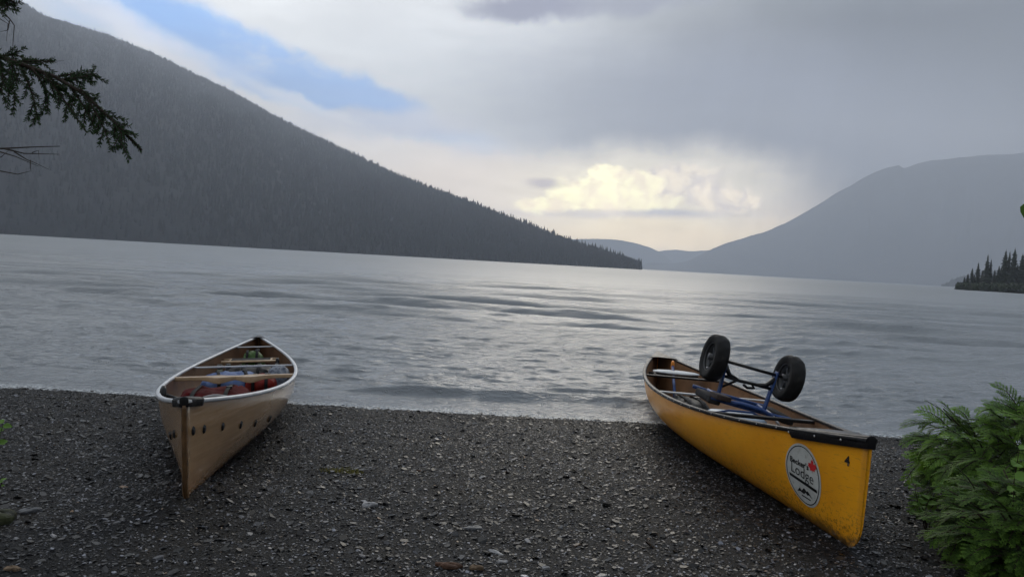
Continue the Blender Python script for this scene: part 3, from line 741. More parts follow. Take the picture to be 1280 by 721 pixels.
# mountain and paddler mark under the bar
flat_decal('sticker_peaks', st_black, stk, [([(-.060, -.088), (-.035, -.068), (-.022, -.078), (.000, -.060), (.016, -.074), (.026, -.068), (.052, -.100), (.030, -.086), (.018, -.092), (.006, -.080), (-.008, -.092), (-.020, -.088), (-.034, -.084)], [tuple(range(13))]),
                                         sub_bar([(-.030, -.098), (.036, -.106), (.036, -.112), (-.030, -.104)], 4)], SY, SZ, .0034)
leaf = [(0, -.5), (.03, -.22), (.32, -.26), (.27, -.12), (.55, .10), (.46, .16), (.50, .36), (.32, .33), (.26, .42), (.12, .28), (.17, .62), (.08, .58), (0, .80)]
leaf = leaf + [(-a, b_) for a, b_ in leaf[-2:0:-1]]
flat_decal('sticker_leaf', st_red, stk, [([(.076 + a * .055, .052 + b_ * .055) for a, b_ in leaf], [tuple(range(len(leaf)))])], SY, SZ, .0036)
flat_decal('hull_number', st_black, cy_, [text_poly("4", .060, 0, 0, bold=.0016, sx=.95)], -2.473, .405, .0018)
flat_decal('builder_lettering', mat('faded_lettering', (.35, .17, .02), .5, .3), cy_, [text_poly("- - ---", .05, 0, 0)], 1.35, .33, .0018) if False else None

# --- tan canoe
ct_ = empty('canoe', (0, 0, 0), 'tan canoe with pale aluminium gunwales, loaded with red and blue packs', 'canoe', mat=can_mat(1))
make_hull(ct_, tan_m, inner_t)
GS1 = [(a * .85, b * .9) for a, b in GS]
for sd_ in (1, -1):
    mb = MB(); strip(mb, sheer_line(sd_), GS1); mb.build('gunwale', alu_m, ct_, smooth=True)
end_cap(ct_, vinyl_m, -1, .12, .040, hollow=.05); end_cap(ct_, vinyl_m, 1, .14, .035, hollow=.05)
thwart(ct_, alu_m, .26, w=.03, th=.014); thwart(ct_, alu_m, .78, w=.03, th=.012)
_w0 = .06
def yoke(q, off=False):
    if off: return -.055 * math.exp(-(q / .33) ** 2) + .03 * math.exp(-(q / .12) ** 2)
    return _w0 + .12 * math.exp(-((abs(q) - .27) / .17) ** 2)
thwart(ct_, wood_m, -.05, 'yoke', th=.028, shape=yoke)
seat(ct_, -.62, .22, .08, wood_m, web_m); seat(ct_, .55, .24, .06, wood_m, web_m)
stemm = mat('dark_stem', (.16, .085, .035), .4, .4, var=.4, vscale=20, dirt=((.03, .02, .015), 30, .5, .7))
mb = MB(); rows = []
for i in range(24):
    v = i / 23 * .96; vs_ = []
    for a in (-1, -.45, .45, 1):
        q = hull_pt(-1, v, 1); vs_.append((a * .0110, q.y - .0045 + (abs(a) > .9) * .016, q.z - (0.004 if v < .05 else 0)))
    rows += vs_
mb.add(rows, [(i * 4 + j, i * 4 + j + 1, (i + 1) * 4 + j + 1, (i + 1) * 4 + j) for i in range(23) for j in range(3)])
o = mb.build('stem_band', stemm, ct_); m_ = o.modifiers.new('t', 'SOLIDIFY'); m_.thickness = .006; m_.offset = 0
for sd_, lst in ((1, ((-2.515, .372), (-2.41, .360), (-2.20, .332), (-1.94, .292), (-1.66, .25), (-1.28, .21))), (-1, ((-2.36, .335), (-2.20, .30)))):
    for y_, z_ in lst:
        q = hull_x(y_, z_, sd_, .003); mb = MB()
        dsh = [(0, .022), (.011, .008), (.011, -.010), (0, -.024), (-.011, -.010), (-.011, .008)]
        fr = [hull_x(y_ + a, z_ + b_, sd_, .0012) for a, b_ in dsh]; fr2 = [hull_x(y_ + a * .6, z_ + b_ * .7, sd_, .010) for a, b_ in dsh]
        mb.add(fr + fr2, [(5, 4, 3, 2, 1, 0), (6, 7, 8, 9, 10, 11)] + [(j, (j + 1) % 6, 6 + (j + 1) % 6, 6 + j) for j in range(6)], 0, False)
        mb.build('lacing_hook', black_m, ct_)

# ------------------------------------------------------------------ gear
def incan(k, x, y, z): return can_mat(k) @ Vector((x, y, z))
def can_rot(k): m = can_mat(k).copy(); m.translation = (0, 0, 0); return m
def soft_pack(name, k, loc, size, m, label, cat, seed=1, rotz=0.0, puff=.5, straps=True, group=None):
    """a stuffed dry bag or pack: squashed rounded box with wrinkles, straps and buckles"""
    M = Matrix.Translation(incan(k, *loc)) @ can_rot(k) @ Matrix.Rotation(rotz, 4, 'Z')
    e = empty(name, (0, 0, 0), label, cat, group, mat=M); r = random.Random(seed); sx, sy, sz = (s_ / 2 for s_ in size)
    def fn(u, v):
        a = u * 2 * math.pi; b_ = (v - .5) * math.pi; ex = puff
        sg = lambda c, p_: math.copysign(abs(c) ** p_, c)
        x = sg(math.cos(a), ex) * sg(math.cos(b_), ex); y = sg(math.sin(a), ex) * sg(math.cos(b_), ex); z = sg(math.sin(b_), ex)
        w = 1 + .05 * math.sin(7 * a + seed) * math.cos(3 * b_) + .04 * math.sin(13 * x + seed) * math.sin(11 * y + 2 * seed) + .03 * math.sin(23 * y + 9 * x)
        q = Matrix.Rotation(rotz, 3, 'Z') @ Vector((x * sx * w, y * sy * w, z * sz * w + sz)) + Vector(loc)
        tt = q.y / (CL / 2); q.z = max(q.z, .02); vv = min(1, q.z / sheer(tt)); lim = beam(tt) * prof(tt, vv) - .025
        q.x = max(-lim, min(lim, q.x)); q = Matrix.Rotation(-rotz, 3, 'Z') @ (q - Vector(loc)); return tuple(q)
    MB().grid(fn, 40, 22, True).build('bag_body', m, e)
    if straps:
        for xx in (-.45, .4):
            pts = []
            for i in range(21):
                a = math.pi * i / 20; pts.append((xx * sx, math.copysign(abs(math.cos(a)) ** puff, math.cos(a)) * sy * 1.06, sz + math.copysign(abs(math.sin(a)) ** puff, math.sin(a)) * sz * 1.07))
            MB().tube(pts, .015, 6, flat=.25, up=(0, 0, 1)).build('strap', web_m, e)
        MB().box((xx * sx, 0, 2 * sz + .012), (.04, .05, .014)).build('buckle', black_m, e, bevel=.003)
    return e
red_f = mat('red_pack_cloth', (.085, .005, .006), .8, .08, var=.55, vscale=7, bump=.006, bscale=18)
brick_f = mat('bright_red_cloth', (.24, .02, .014), .6, .15, var=.5, vscale=9, bump=.006, bscale=20)
blue_f = mat('blue_tarp_cloth', (.03, .07, .22), .5, .4, var=.6, vscale=8, bump=.012, bscale=12, var_col=(.11, .17, .33))
navy_f = mat('dark_patterned_cloth', (.02, .03, .06), .6, .3, var_col=(.22, .25, .30), vscale=26, bump=.004, bscale=30)
green_f = mat('lime_bag_cloth', (.07, .16, .025), .55, .3, var=.6, vscale=12, bump=.008, bscale=25)
blk_f = mat('black_bag_cloth', (.010, .010, .012), .6, .35, var=.4, vscale=9, bump=.005, bscale=22)
soft_pack('pack', 1, (-.10, -.62, .03), (.50, .62, .30), red_f, 'dark red pack lying between the wooden yoke and the bow seat of the tan canoe', 'pack', 3)
soft_pack('pack', 1, (.22, -.40, .03), (.26, .40, .24), red_f, 'small dark red pack against the right side of the tan canoe under the yoke', 'pack', 5, straps=False)
soft_pack('duffel_bag', 1, (.20, -.85, .03), (.26, .40, .28), blk_f, 'black duffel right of the dark red pack in the tan canoe', 'bag', 27, straps=False)
soft_pack('dry_bag', 1, (-.22, -1.02, .03), (.24, .32, .27), brick_f, 'bright red bag beside the bow seat, nearest to the bow in the tan canoe', 'bag', 8, rotz=.3)
soft_pack('dry_bag', 1, (-.07, .33, .06), (.50, .42, .29), blue_f, 'crumpled blue bag between the wooden yoke and the aluminium thwart of the tan canoe', 'bag', 11, rotz=.15, puff=.7)
soft_pack('dry_bag', 1, (.17, .22, .07), (.24, .40, .26), brick_f, 'bright red bag squeezed to the right of the blue bag behind the wooden yoke', 'bag', 13)
soft_pack('jacket', 1, (.30, .42, .08), (.20, .40, .30), navy_f, 'dark patterned jacket stuffed along the right side of the tan canoe', 'jacket', 15, straps=False, puff=.75)
soft_pack('pack', 1, (.02, 1.05, .03), (.42, .50, .30), blk_f, 'black pack behind the aluminium thwart in the stern half of the tan canoe', 'pack', 17)
soft_pack('dry_bag', 1, (.00, 1.72, .10), (.22, .30, .32), green_f, 'lime green bag wedged under the stern thwart of the tan canoe', 'bag', 19, puff=.8)
soft_pack('duffel_bag', 1, (.03, 1.45, .02), (.40, .40, .22), blk_f, 'black duffel bag in front of the lime green bag in the tan canoe', 'bag', 23)
# water bottle in the stern half
def lathe(prof_, n=20):
    mb = MB(); k = len(prof_)
    vs = [(r_ * math.cos(2 * math.pi * j / n), r_ * math.sin(2 * math.pi * j / n), z_) for r_, z_ in prof_ for j in range(n)]
    mb.add(vs, [(i * n + j, i * n + (j + 1) % n, (i + 1) * n + (j + 1) % n, (i + 1) * n + j) for i in range(k - 1) for j in range(n)] + [tuple(range(n))[::-1], tuple((k - 1) * n + j for j in range(n))]); return mb
for (x_, y_, cc, lb) in ((-.24, .98, (.20, .22, .16), 'pale green bottle standing by the left side of the tan canoe beyond the thwart'), (-.17, 1.02, (.02, .02, .022), 'black bottle standing just right of the pale green bottle in the tan canoe')):
    e = empty('bottle', (0, 0, 0), lb, 'bottle', mat=Matrix.Translation(incan(1, x_, y_, .08)) @ can_rot(1))
    lathe([(.03, 0), (.037, .01), (.037, .19), (.026, .225), (.022, .24)]).build('flask', mat('bottle_shell', cc, .35, .5, var=.2), e)
    lathe([(.024, .238), (.025, .275), (.018, .28)]).build('cap', black_m, e)
# hoop handle of the folding seat back
e = empty('folding_seat', (0, 0, 0), 'folding seat back with a grey hoop frame at the bow seat of the tan canoe', 'seat', mat=Matrix.Translation(incan(1, -.02, -1.30, .17)) @ can_rot(1) @ Matrix.Rotation(R_(-12), 4, 'X'))
hoop = [(.17 * math.cos(a), 0, .05 + .15 * math.sin(a)) for a in np.linspace(-.15, math.pi + .15, 24)]
MB().tube(hoop, .011, 8).build('hoop_frame', mat('grey_tube', (.30, .29, .29), .4, .5, var=.2), e)
MB().grid(lambda u, v: ((.15 * (u * 2 - 1)) * (1 - .25 * v * v), .012 * math.cos(3 * (u - .5)), v * .16), 14, 10).build('back_panel', red_f, e)
def paddle(k, p0, p1, shaft_m, grip_m, blade_m, label, blade=True):
    a = incan(k, *p0); b_ = incan(k, *p1); d = (b_ - a); L_ = d.length
    e = empty('paddle', (0, 0, 0), label, 'paddle', mat=Matrix.Translation(a) @ d.to_track_quat('Z', 'X').to_matrix().to_4x4())
    MB().tube([(0, 0, .0), (0, 0, L_ - .02)], .0145, 10).build('shaft', shaft_m, e)
    MB().tube([(-.05, 0, L_), (-.03, 0, L_ + .004), (0, 0, L_), (.03, 0, L_ + .004), (.05, 0, L_)], [.012, .018, .02, .018, .012], 10).build('grip', grip_m, e)
    if blade:
        def fn(u, v): w = .10 * math.sin(math.pi * (.08 + .86 * v)) ** .5; return ((u * 2 - 1) * w, 0, .02 - v * .48)
        o = MB().grid(fn, 9, 16).build('blade', blade_m, e); s_ = o.modifiers.new('t', 'SOLIDIFY'); s_.thickness = .008; s_.offset = 0
bluep = mat('blue_paint', (.016, .06, .22), .35, .5, var=.3, vscale=15, wear=.2)
orange_m = mat('orange_plastic', (.75, .25, .03), .4, .5, var=.2)
pale_wood = mat('pale_wood', (.48, .34, .22), .5, .4, var=.3, vscale=15)
paddle(2, (-.10, .98, .22), (-.015, 1.62, .46), bluep, orange_m, black_m, 'blue shafted paddle with an orange grip leaning in the stern of the yellow canoe')
paddle(1, (-.17, -.62, .16), (-.22, -1.58, .35), pale_wood, black_m, pale_wood, 'pale wooden paddle lying along the left side at the bow of the tan canoe')
paddle(1, (-.20, -.45, .18), (-.29, -1.45, .41), black_m, black_m, black_m, 'black paddle along the left gunwale at the bow of the tan canoe')
paddle(1, (.14, -.25, .17), (.27, .95, .36), black_m, black_m, black_m, 'black paddle lying along the right side of the tan canoe under the thwart')

# ---- canoe cart, upside down across the yellow canoe
DC = 4.86
h1 = at(893, 447, DC); h2 = at(985, 473, DC + .02)
ctr = (h1 + h2) / 2; axd = (h2 - h1).normalized()
xa = axd; ya = Vector((0, 1, 0)); ya = (ya - xa * ya.dot(xa)).normalized(); za = xa.cross(ya)
cm = Matrix((xa, ya, za)).transposed().to_4x4(); cm.translation = ctr
cart = empty('canoe_cart', (0, 0, 0), 'blue framed two wheeled canoe cart lying wheels up across the yellow canoe', 'cart', mat=cm)
half = (h2 - h1).length / 2
tyre_m = mat('tyre_rubber', (.012, .012, .013), .75, .3, var=.3, vscale=40, dirt=((.03, .028, .025), 20, .55, .75))
rim_m = mat('dark_rim', (.045, .048, .055), .45, .5, var=.3, vscale=20, dirt=((.09, .085, .08), 40, .55, .7))
for sx_ in (-1, 1):
    RW, TW = .172, .052
    w_ = MB()
    prof_ = [(.098, .030), (.112, .046), (.140, TW - .004), (.158, .050), (.168, .032), (.172, .012), (.172, -.012), (.168, -.032), (.158, -.050), (.140, -TW + .004), (.112, -.046), (.098, -.030)]
    n = 56; k = len(prof_); vs = []
    for j in range(n):
        a = 2 * math.pi * j / n
        for q, (r_, x_) in enumerate(prof_):
            rr = r_ - (.0055 if (q in (4, 5) and j % 4 < 2) or (q in (6, 7) and j % 4 >= 2) else 0)
            vs.append((x_, rr * math.cos(a), rr * math.sin(a)))
    w_.add(vs, [(j * k + q, ((j + 1) % n) * k + q, ((j + 1) % n) * k + (q + 1) % k, j * k + (q + 1) % k) for j in range(n) for q in range(k)], 0, True)
    whl = empty('wheel', (0, 0, 0), None, None); whl.parent = cart; whl.location = (sx_ * half, 0, 0); whl.scale = (.94, .94, .94)
    w_.build('tyre', tyre_m, whl)
    ri = MB(); pr = [(.099, .034), (.104, .040), (.100, .022), (.080, .012), (.080, -.012), (.100, -.022), (.104, -.040), (.099, -.034)]
    vs = [(x_, r_ * math.cos(2 * math.pi * j / n), r_ * math.sin(2 * math.pi * j / n)) for j in range(n) for r_, x_ in pr]; k = len(pr)
    ri.add(vs, [(j * k + q, ((j + 1) % n) * k + q, ((j + 1) % n) * k + (q + 1) % k, j * k + (q + 1) % k) for j in range(n) for q in range(k)])
    for j in range(6):
        a = j * math.pi / 3; ca, sa = math.cos(a), math.sin(a)
        ri.add([(x_, r_ * ca - q * sa, r_ * sa + q * ca) for r_, w2 in ((.022, .016), (.055, .009), (.090, .016)) for x_, q in ((-.012, -w2), (.012, -w2), (.012, w2), (-.012, w2))],
               [(i * 4 + q, i * 4 + (q + 1) % 4, (i + 1) * 4 + (q + 1) % 4, (i + 1) * 4 + q) for i in range(2) for q in range(4)], 0, False)
    ri.tube([(-.045, 0, 0), (.045, 0, 0)], .024, 16)
    ri.build('rim', rim_m, whl)
    MB().tube([(-.012 * 1, -.03, -.078), (-.05, -.036, -.082)], [.005, .004], 6).build('valve', rivet_m, whl)
# struts, frame and axle (local: z up away from the canoe, wheels at z=0)
fz = -.245
MB().tube([(-half + .03, 0, 0), (half - .03, 0, 0)], .011, 10).build('axle', black_m, cart)
for sx_ in (-1, 1):
    x0 = sx_ * (half - .085); x1 = sx_ * (half - .10)
    MB().box(((x0 + x1) / 2, .0, -.125), (.012, .050, .30), Matrix.Rotation(R_(3 * sx_), 3, 'Y')).build('upright', bluep, cart, bevel=.004)
    MB().tube([(x0, -.004, -.03), (x0 - sx_ * .05, 0, -.085), (x0 - sx_ * .11, 0, -.10)], [.022, .015, .012], 8).build('gusset', black_m, cart)
MB().tube([(-half + .10, 0, -.10), (-.05, .0, -.105), (.04, .0, -.10), (half - .10, 0, -.10)], .012, 8).build('cross_brace', black_m, cart)
MB().tube([(-.06, 0, -.10), (-.09, .02, -.13), (-.14, .05, -.18)], .008, 6).build('brace_strap', web_m, cart)
MB().tube([(.03, 0, -.10), (.05, -.02, -.125), (-.0, -.03, -.135), (-.03, -.02, -.12)], .009, 6).build('brace_strap', web_m, cart)
for yy in (-.20, .20):
    MB().tube([(-half - .02, yy, fz), (-half + .06, yy, fz - .005), (half - .08, yy, fz - .005), (half + .0, yy, fz)], .0135, 10).build('frame_tube', bluep, cart)
arc = [(-half + .10, -.20, fz), (-.08, -.21, fz + .012), (.05, -.22, fz + .012), (.13, -.215, fz - .01), (half - .07, -.16, fz - .03), (half - .05, .0, fz - .02), (half - .07, .20, fz - .01)]
MB().tube(arc, .015, 10).build('frame_hoop', bluep, cart)
MB().tube([(-half + .09, -.20, fz), (-half + .09, .20, fz)], .0135, 10).build('frame_tube', bluep, cart)
for sx_ in (-1, 1):
    MB().box((sx_ * (half - .01), -.02 if sx_ > 0 else -.06, fz - .015), (.085, .30 if sx_ < 0 else .36, .05)).build('foam_pad', mat('foam_pad', (.035, .035, .038), .85, .2, var=.4, vscale=25, bump=.003, bscale=60), cart, bevel=.012)
MB().box((-half + .035, -.22, fz + .022), (.11, .10, .035), Matrix.Rotation(.2, 3, 'Z')).build('clamp_block', mat('worn_clamp', (.07, .05, .045), .6, .3, var=.4, vscale=30), cart, bevel=.006)
MB().tube([(half - .13, -.20, fz), (half - .08, -.24, fz - .05), (half - .05, -.22, fz - .12)], .010, 8).build('kick_stand', rivet_m, cart)
# tub sitting on the floor under the cart
mm = Matrix.Translation(incan(2, .0, -.62, .04)) @ can_rot(2)
e = empty('storage_tub', (0, 0, 0), 'pale blue plastic tub under the cart in the middle of the yellow canoe', 'tub', mat=mm)
tubm = mat('pale_tub', (.40, .50, .62), .35, .5, var=.15)
tb = MB(); k = 24
def rr_(a, w, l, p_=.35): c, s_ = math.cos(a), math.sin(a); return (math.copysign(abs(c) ** p_, c) * w, math.copysign(abs(s_) ** p_, s_) * l)
rows = [(.14, .18, 0), (.155, .20, .24), (.17, .215, .25), (.17, .215, .27), (.15, .19, .285), (.02, .02, .29)]
vs = [(*rr_(2 * math.pi * j / k, w, l), z_) for w, l, z_ in rows for j in range(k)]
tb.add(vs, [(i * k + j, i * k + (j + 1) % k, (i + 1) * k + (j + 1) % k, (i + 1) * k + j) for i in range(5) for j in range(k)] + [tuple(5 * k + j for j in range(k)), tuple(range(k))[::-1]])
tb.build('tub_body', tubm, e)
MB().tube([(-.15, -.05, .29), (-.08, -.1, .318), (.08, -.1, .318), (.15, -.05, .29)], .008, 8).build('handle', bluep, e)
soft_pack('dry_bag', 2, (-.20, -.10, .04), (.24, .50, .30), blk_f, 'black bag on the left side of the yellow canoe, beneath the left cart wheel', 'bag', 31)

# ------------------------------------------------------------------ stones and litter on the gravel
def on_ground(px, py):
    d = pix_dir(px, py); y = 4.0
    for _ in range(30):
        gz = float(ground_z(np.array(d[0] * y), np.array(y))); y = (gz - CAMZ) / d[2]
    return Vector((d[0] * y, y, gz))
def stone(px, py, sx, sy, sz, m, label, name='stone', cat='stone', seed=1, rz=0, rx=0, group=None):
    p_ = on_ground(px, py); mb = MB()
    def fn(u, v):
        a = u * 6.28318; b_ = (v - .5) * math.pi; c = math.cos(b_) ** .6 if math.cos(b_) > 0 else 0
        w = 1 + .14 * math.sin(3 * a + seed) + .09 * math.sin(5 * a + 2 * seed) + .05 * math.sin(9 * a + b_ * 3)
        return (math.cos(a) * c * sx * w, math.sin(a) * c * sy * w, math.copysign(abs(math.sin(b_)) ** .7, math.sin(b_)) * sz * (1 + .2 * math.sin(2 * a + seed)))
    mb.grid(fn, 18, 9, True); o = mb.build(name, m, smooth=False); o.location = p_ + Vector((0, 0, sz * .55)); o.rotation_euler = (rx, 0, rz)
    return tag(o, label, cat, group)
pale_s = mat('pale_stone', (.30, .30, .31), .55, .4, var=.4, vscale=20, bump=.002, bscale=60)
grey_s = mat('grey_stone', (.12, .125, .135), .5, .5, var=.4, vscale=20, bump=.002, bscale=60)
rust_s = mat('rusty_bark', (.12, .065, .042), .75, .3, var=.5, vscale=30, bump=.003, bscale=60)
tan_s = mat('pale_bark', (.20, .14, .09), .75, .3, var=.5, vscale=30, bump=.003, bscale=60)
stone(461, 633, .040, .022, .013, pale_s, 'pale flat stone on the gravel in front of the gap between the canoes', seed=2, rz=.4, rx=.25)
stone(592, 661, .045, .018, .008, grey_s, 'grey flat slab stone lying left of the small pale shard at the bottom', seed=5, rz=.2)
stone(620, 691, .040, .010, .005, pale_s, 'thin pale stone shard pointing down right near the bottom centre', seed=9, rz=-.7, rx=.3)
stone(628, 703, .022, .010, .006, pale_s, 'small oval pale stone just below the thin shard', seed=12)
stone(682, 711, .016, .011, .008, pale_s, 'round pale pebble at the bottom right of the thin shard', 'pebble', 'pebble', seed=15)
stone(561, 709, .050, .018, .012, rust_s, 'reddish brown scrap of bark at the bottom edge of the gravel', 'bark_scrap', 'bark', seed=6, rz=-.15)
stone(595, 711, .026, .014, .010, tan_s, 'pale tan scrap of bark right of the reddish one', 'bark_scrap', 'bark', seed=8)
stone(37, 640, .045, .022, .012, grey_s, 'pale grey stone on the gravel by the left edge', seed=21, rz=.5)
stone(16, 712, .030, .014, .008, tan_s, 'pale wood chip in the bottom left corner', 'wood_chip', 'wood chip', seed=22)
stone(-1, 652, .065, .05, .028, mat('mossy_rock', (.03, .032, .03), .8, .3, var_col=(.045, .052, .02), vscale=12, bump=.004, bscale=30), 'dark mossy rock cut by the left edge of the photo', 'rock', 'rock', seed=23)
stone(526, 589, .030, .006, .005, rust_s, 'short reddish twig lying on the gravel behind the pale stone', 'twig', 'twig', seed=24, rz=-.6)
# moss tuft on the gravel
mb = MB(); r = random.Random(9)
for cx_, w_ in ((412, .06), (432, .075), (420, .05)):
    c = on_ground(cx_ if cx_ != 420 else 444, 588 if cx_ != 420 else 590)
    for i in range(170):
        a = r.random() * 6.28; q = w_ * math.sqrt(r.random()); x_, y_ = c.x + math.cos(a) * q, c.y + math.sin(a) * q * .8
        dx_, dy_ = r.uniform(-.006, .006), r.uniform(-.006, .006); h_ = r.uniform(.003, .009)
        mb.add([(x_ - .0015, y_, c.z), (x_ + .0015, y_, c.z), (x_ + dx_, y_ + dy_, c.z + h_ + .004)], [(0, 1, 2)], 0, False)
tag(mb.build('moss', mat('yellow_moss', (.26, .24, .06), .8, .2, var=.4, vscale=30)), 'thin yellow green moss on the gravel between the two canoes', 'moss', kind='stuff')

# ------------------------------------------------------------------ cedar bush on the right
def leafmat(name, c1, c2, tr=.35):
    m = bpy.data.materials.new(name); m.use_nodes = True; t = m.node_tree; p = t.nodes['Principled BSDF']
    g = N(t, 'ShaderNodeTexCoord').outputs['Object']; a = N(t, 'ShaderNodeAttribute'); a.attribute_name = 'tone'
    sc = N(t, 'ShaderNodeSeparateColor'); lk(t, a.outputs['Color'], sc.inputs[0])
    c = mixc(t, sc.outputs[0], c1, c2); lk(t, c, p.inputs['Base Color']); p.inputs['Roughness'].default_value = .6; p.inputs['Specular IOR Level'].default_value = .2
    tl = N(t, 'ShaderNodeBsdfTranslucent'); lk(t, c, tl.inputs[0]); ms = N(t, 'ShaderNodeMixShader'); ms.inputs[0].default_value = tr
    lk(t, p.outputs[0], ms.inputs[1]); lk(t, tl.outputs[0], ms.inputs[2]); lk(t, ms.outputs[0], t.nodes['Material Output'].inputs[0])
    return m
class LF:
    def __init__(s): s.v = []; s.f = []; s.c = []
    def leaf(s, p, d, n, L, w, tone):
        """pointed leaf blade: 4 points, p base, d direction, n normal"""
        sd = d.cross(n).normalized(); b = len(s.v)
        s.v += [p, p + d * L * .45 + sd * w, p + d * L, p + d * L * .45 - sd * w]; s.f.append((b, b + 1, b + 2, b + 3)); s.c += [tone] * 4
    def build(s, name, m, parent=None):
        v = np.array([tuple(q) for q in s.v]); f = np.array(s.f); c = np.repeat(np.array(s.c)[:, None], 3, 1)
        o = npmesh(name, v, f, m, c)
        if parent: o.parent = parent
        return o
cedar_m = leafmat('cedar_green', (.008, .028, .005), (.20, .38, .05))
def cedar_spray(lf, tb, p0, d0, L, r, droop, tone):
    """flat fern-like cedar frond"""
    n = 9; p_ = Vector(p0); d = Vector(d0).normalized(); pts = [p_.copy()]; up = Vector((r.uniform(-.5, .5), r.uniform(-.6, .2), 1)).normalized()
    for i in range(n):
        q = i / n; step = L / n; d = (d + Vector((0, 0, -droop / n)) + Vector((r.gauss(0, .03), r.gauss(0, .03), 0))).normalized()
        p_ = p_ + d * step; pts.append(p_.copy()); side = d.cross(up).normalized(); nn = side.cross(d).normalized()
        for s_ in (-1, 1):
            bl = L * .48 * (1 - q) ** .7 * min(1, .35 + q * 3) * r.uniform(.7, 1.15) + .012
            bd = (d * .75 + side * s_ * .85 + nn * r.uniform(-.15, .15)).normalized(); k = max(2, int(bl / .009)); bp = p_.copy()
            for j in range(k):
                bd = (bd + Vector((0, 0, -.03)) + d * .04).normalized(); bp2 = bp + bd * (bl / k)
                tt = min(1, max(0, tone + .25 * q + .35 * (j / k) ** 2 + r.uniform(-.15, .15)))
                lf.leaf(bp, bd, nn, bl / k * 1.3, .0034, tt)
                if j % 1 == 0:
                    sdd = bd.cross(nn).normalized()
                    for s2 in (-1, 1):
                        l2 = (.005 + .011 * (1 - j / k)) * r.uniform(.7, 1.2)
                        lf.leaf(bp2, (bd * .7 + sdd * s2 * .8).normalized(), nn, l2 * .9, .0028, min(1, tt + .08))
                bp = bp2
    tb.tube(pts[::3] + [pts[-1]], [.0035 * (1 - .75 * i / (len(pts[::3]))) for i in range(len(pts[::3]) + 1)], 5)
def on_gz(x, y): return float(ground_z(np.array(float(x)), np.array(float(y))))
def cedar_bush(BX, BY, n_, R0, H, label, seed, dark=0.0):
    bz = on_gz(BX, BY); bush = empty('cedar_bush', (BX, BY, bz), label, 'bush'); lf = LF(); tb = MB(); r = random.Random(seed)
    for i in range(n_):
        a = r.uniform(0, 2 * math.pi)
        if r.random() < .3: a = r.uniform(2.2, 4.6)
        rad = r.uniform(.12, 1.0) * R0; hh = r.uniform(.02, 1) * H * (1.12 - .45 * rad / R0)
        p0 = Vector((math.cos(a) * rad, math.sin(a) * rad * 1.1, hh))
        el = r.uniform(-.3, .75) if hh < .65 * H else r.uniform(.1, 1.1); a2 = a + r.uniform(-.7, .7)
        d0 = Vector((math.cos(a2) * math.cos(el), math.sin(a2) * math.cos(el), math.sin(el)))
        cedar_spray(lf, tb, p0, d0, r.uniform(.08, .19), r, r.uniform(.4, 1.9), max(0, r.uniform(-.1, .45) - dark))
    for i in range(34):
        a = r.uniform(0, 6.28); rad = r.uniform(.2, 1) * R0; tb.tube([(0, 0, -.03), (math.cos(a) * rad * .5, math.sin(a) * rad * .5, r.uniform(.2, .4) * H), (math.cos(a) * rad, math.sin(a) * rad, r.uniform(.4, .9) * H)], [.011, .007, .003], 6)
    tb.build('stem', bark_m, bush); lf.build('foliage', cedar_m, bush)
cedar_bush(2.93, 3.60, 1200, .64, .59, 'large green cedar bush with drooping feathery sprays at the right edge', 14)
cedar_bush(2.28, 2.80, 480, .38, .38, 'low cedar bush with shade painted into its leaves, filling the bottom right corner of the photo', 15, .3)  # shadow of the corner is put into the leaf tone
# ovate-leaved saplings
broad_m = leafmat('broadleaf_green', (.05, .11, .02), (.16, .30, .06), .35)
def broadleaf(lf, p_, d, r, L, tone):
    n = Vector((r.uniform(-.5, .5), r.uniform(-.8, -.1), 1)).normalized(); sd = d.cross(n).normalized(); n = sd.cross(d)
    prof_ = [(0, 0), (.15, .28), (.4, .42), (.7, .30), (1, 0)]
    for s_ in (-1, 1):
        for (a, b_), (a2, b2) in zip(prof_[:-1], prof_[1:]):
            b = len(lf.v); f1 = lambda q, w: p_ + d * L * q + sd * s_ * w * L + n * (w * L * .25 - q * q * L * .15)
            lf.v += [f1(a, 0), f1(a2, 0), f1(a2, b2), f1(a, b_)]; lf.f.append((b, b + 1, b + 2, b + 3)); lf.c += [tone] * 4
def leafy(name, base, tops, L, label, seed, cat='plant', tone=.4, nl=9):
    e = empty(name, base, label, cat); lf = LF(); tb = MB(); r = random.Random(seed); b0 = Vector(base)
    for tpt in tops:
        tp = Vector(tpt) - b0; mid = tp * .5 + Vector((r.uniform(-.03, .03), 0, .03)); tb.tube([(0, 0, -.02), mid, tp], [.003, .0022, .0012], 5)
        for i in range(nl):
            q = .35 + .65 * i / (nl - 1); p_ = mid * (1 - (q - .5) * 2) + tp * ((q - .5) * 2) if q > .5 else mid * (q * 2)
            a = i * 2.4 + r.random(); d = Vector((math.cos(a), math.sin(a), r.uniform(-.2, .4))).normalized()
            broadleaf(lf, p_ + Vector((0, 0, .002)), d, r, L * r.uniform(.6, 1.1), min(1, max(0, tone + r.uniform(-.3, .3))))
    tb.build('stem', bark_m, e); lf.build('foliage', broad_m, e)
q = on_ground(1160, 668)
leafy('leafy_plant', q, [at(1142, 604, q.y), at(1166, 615, q.y - .02), at(1138, 640, q.y - .05), at(1150, 628, q.y - .06), at(1176, 640, q.y - .06)], .045, 'small plant with round leaves at the left foot of the cedar bush', 3, tone=.35, nl=6)
q = on_ground(1262, 700)
leafy('leafy_plant', q, [at(1274, 562, q.y - .25), at(1268, 598, q.y - .3), at(1285, 580, q.y - .3)], .06, 'bright green broad leaved sprig in front of the cedar bush at the right edge', 8, tone=.95, nl=6)
q = on_ground(-8, 575)
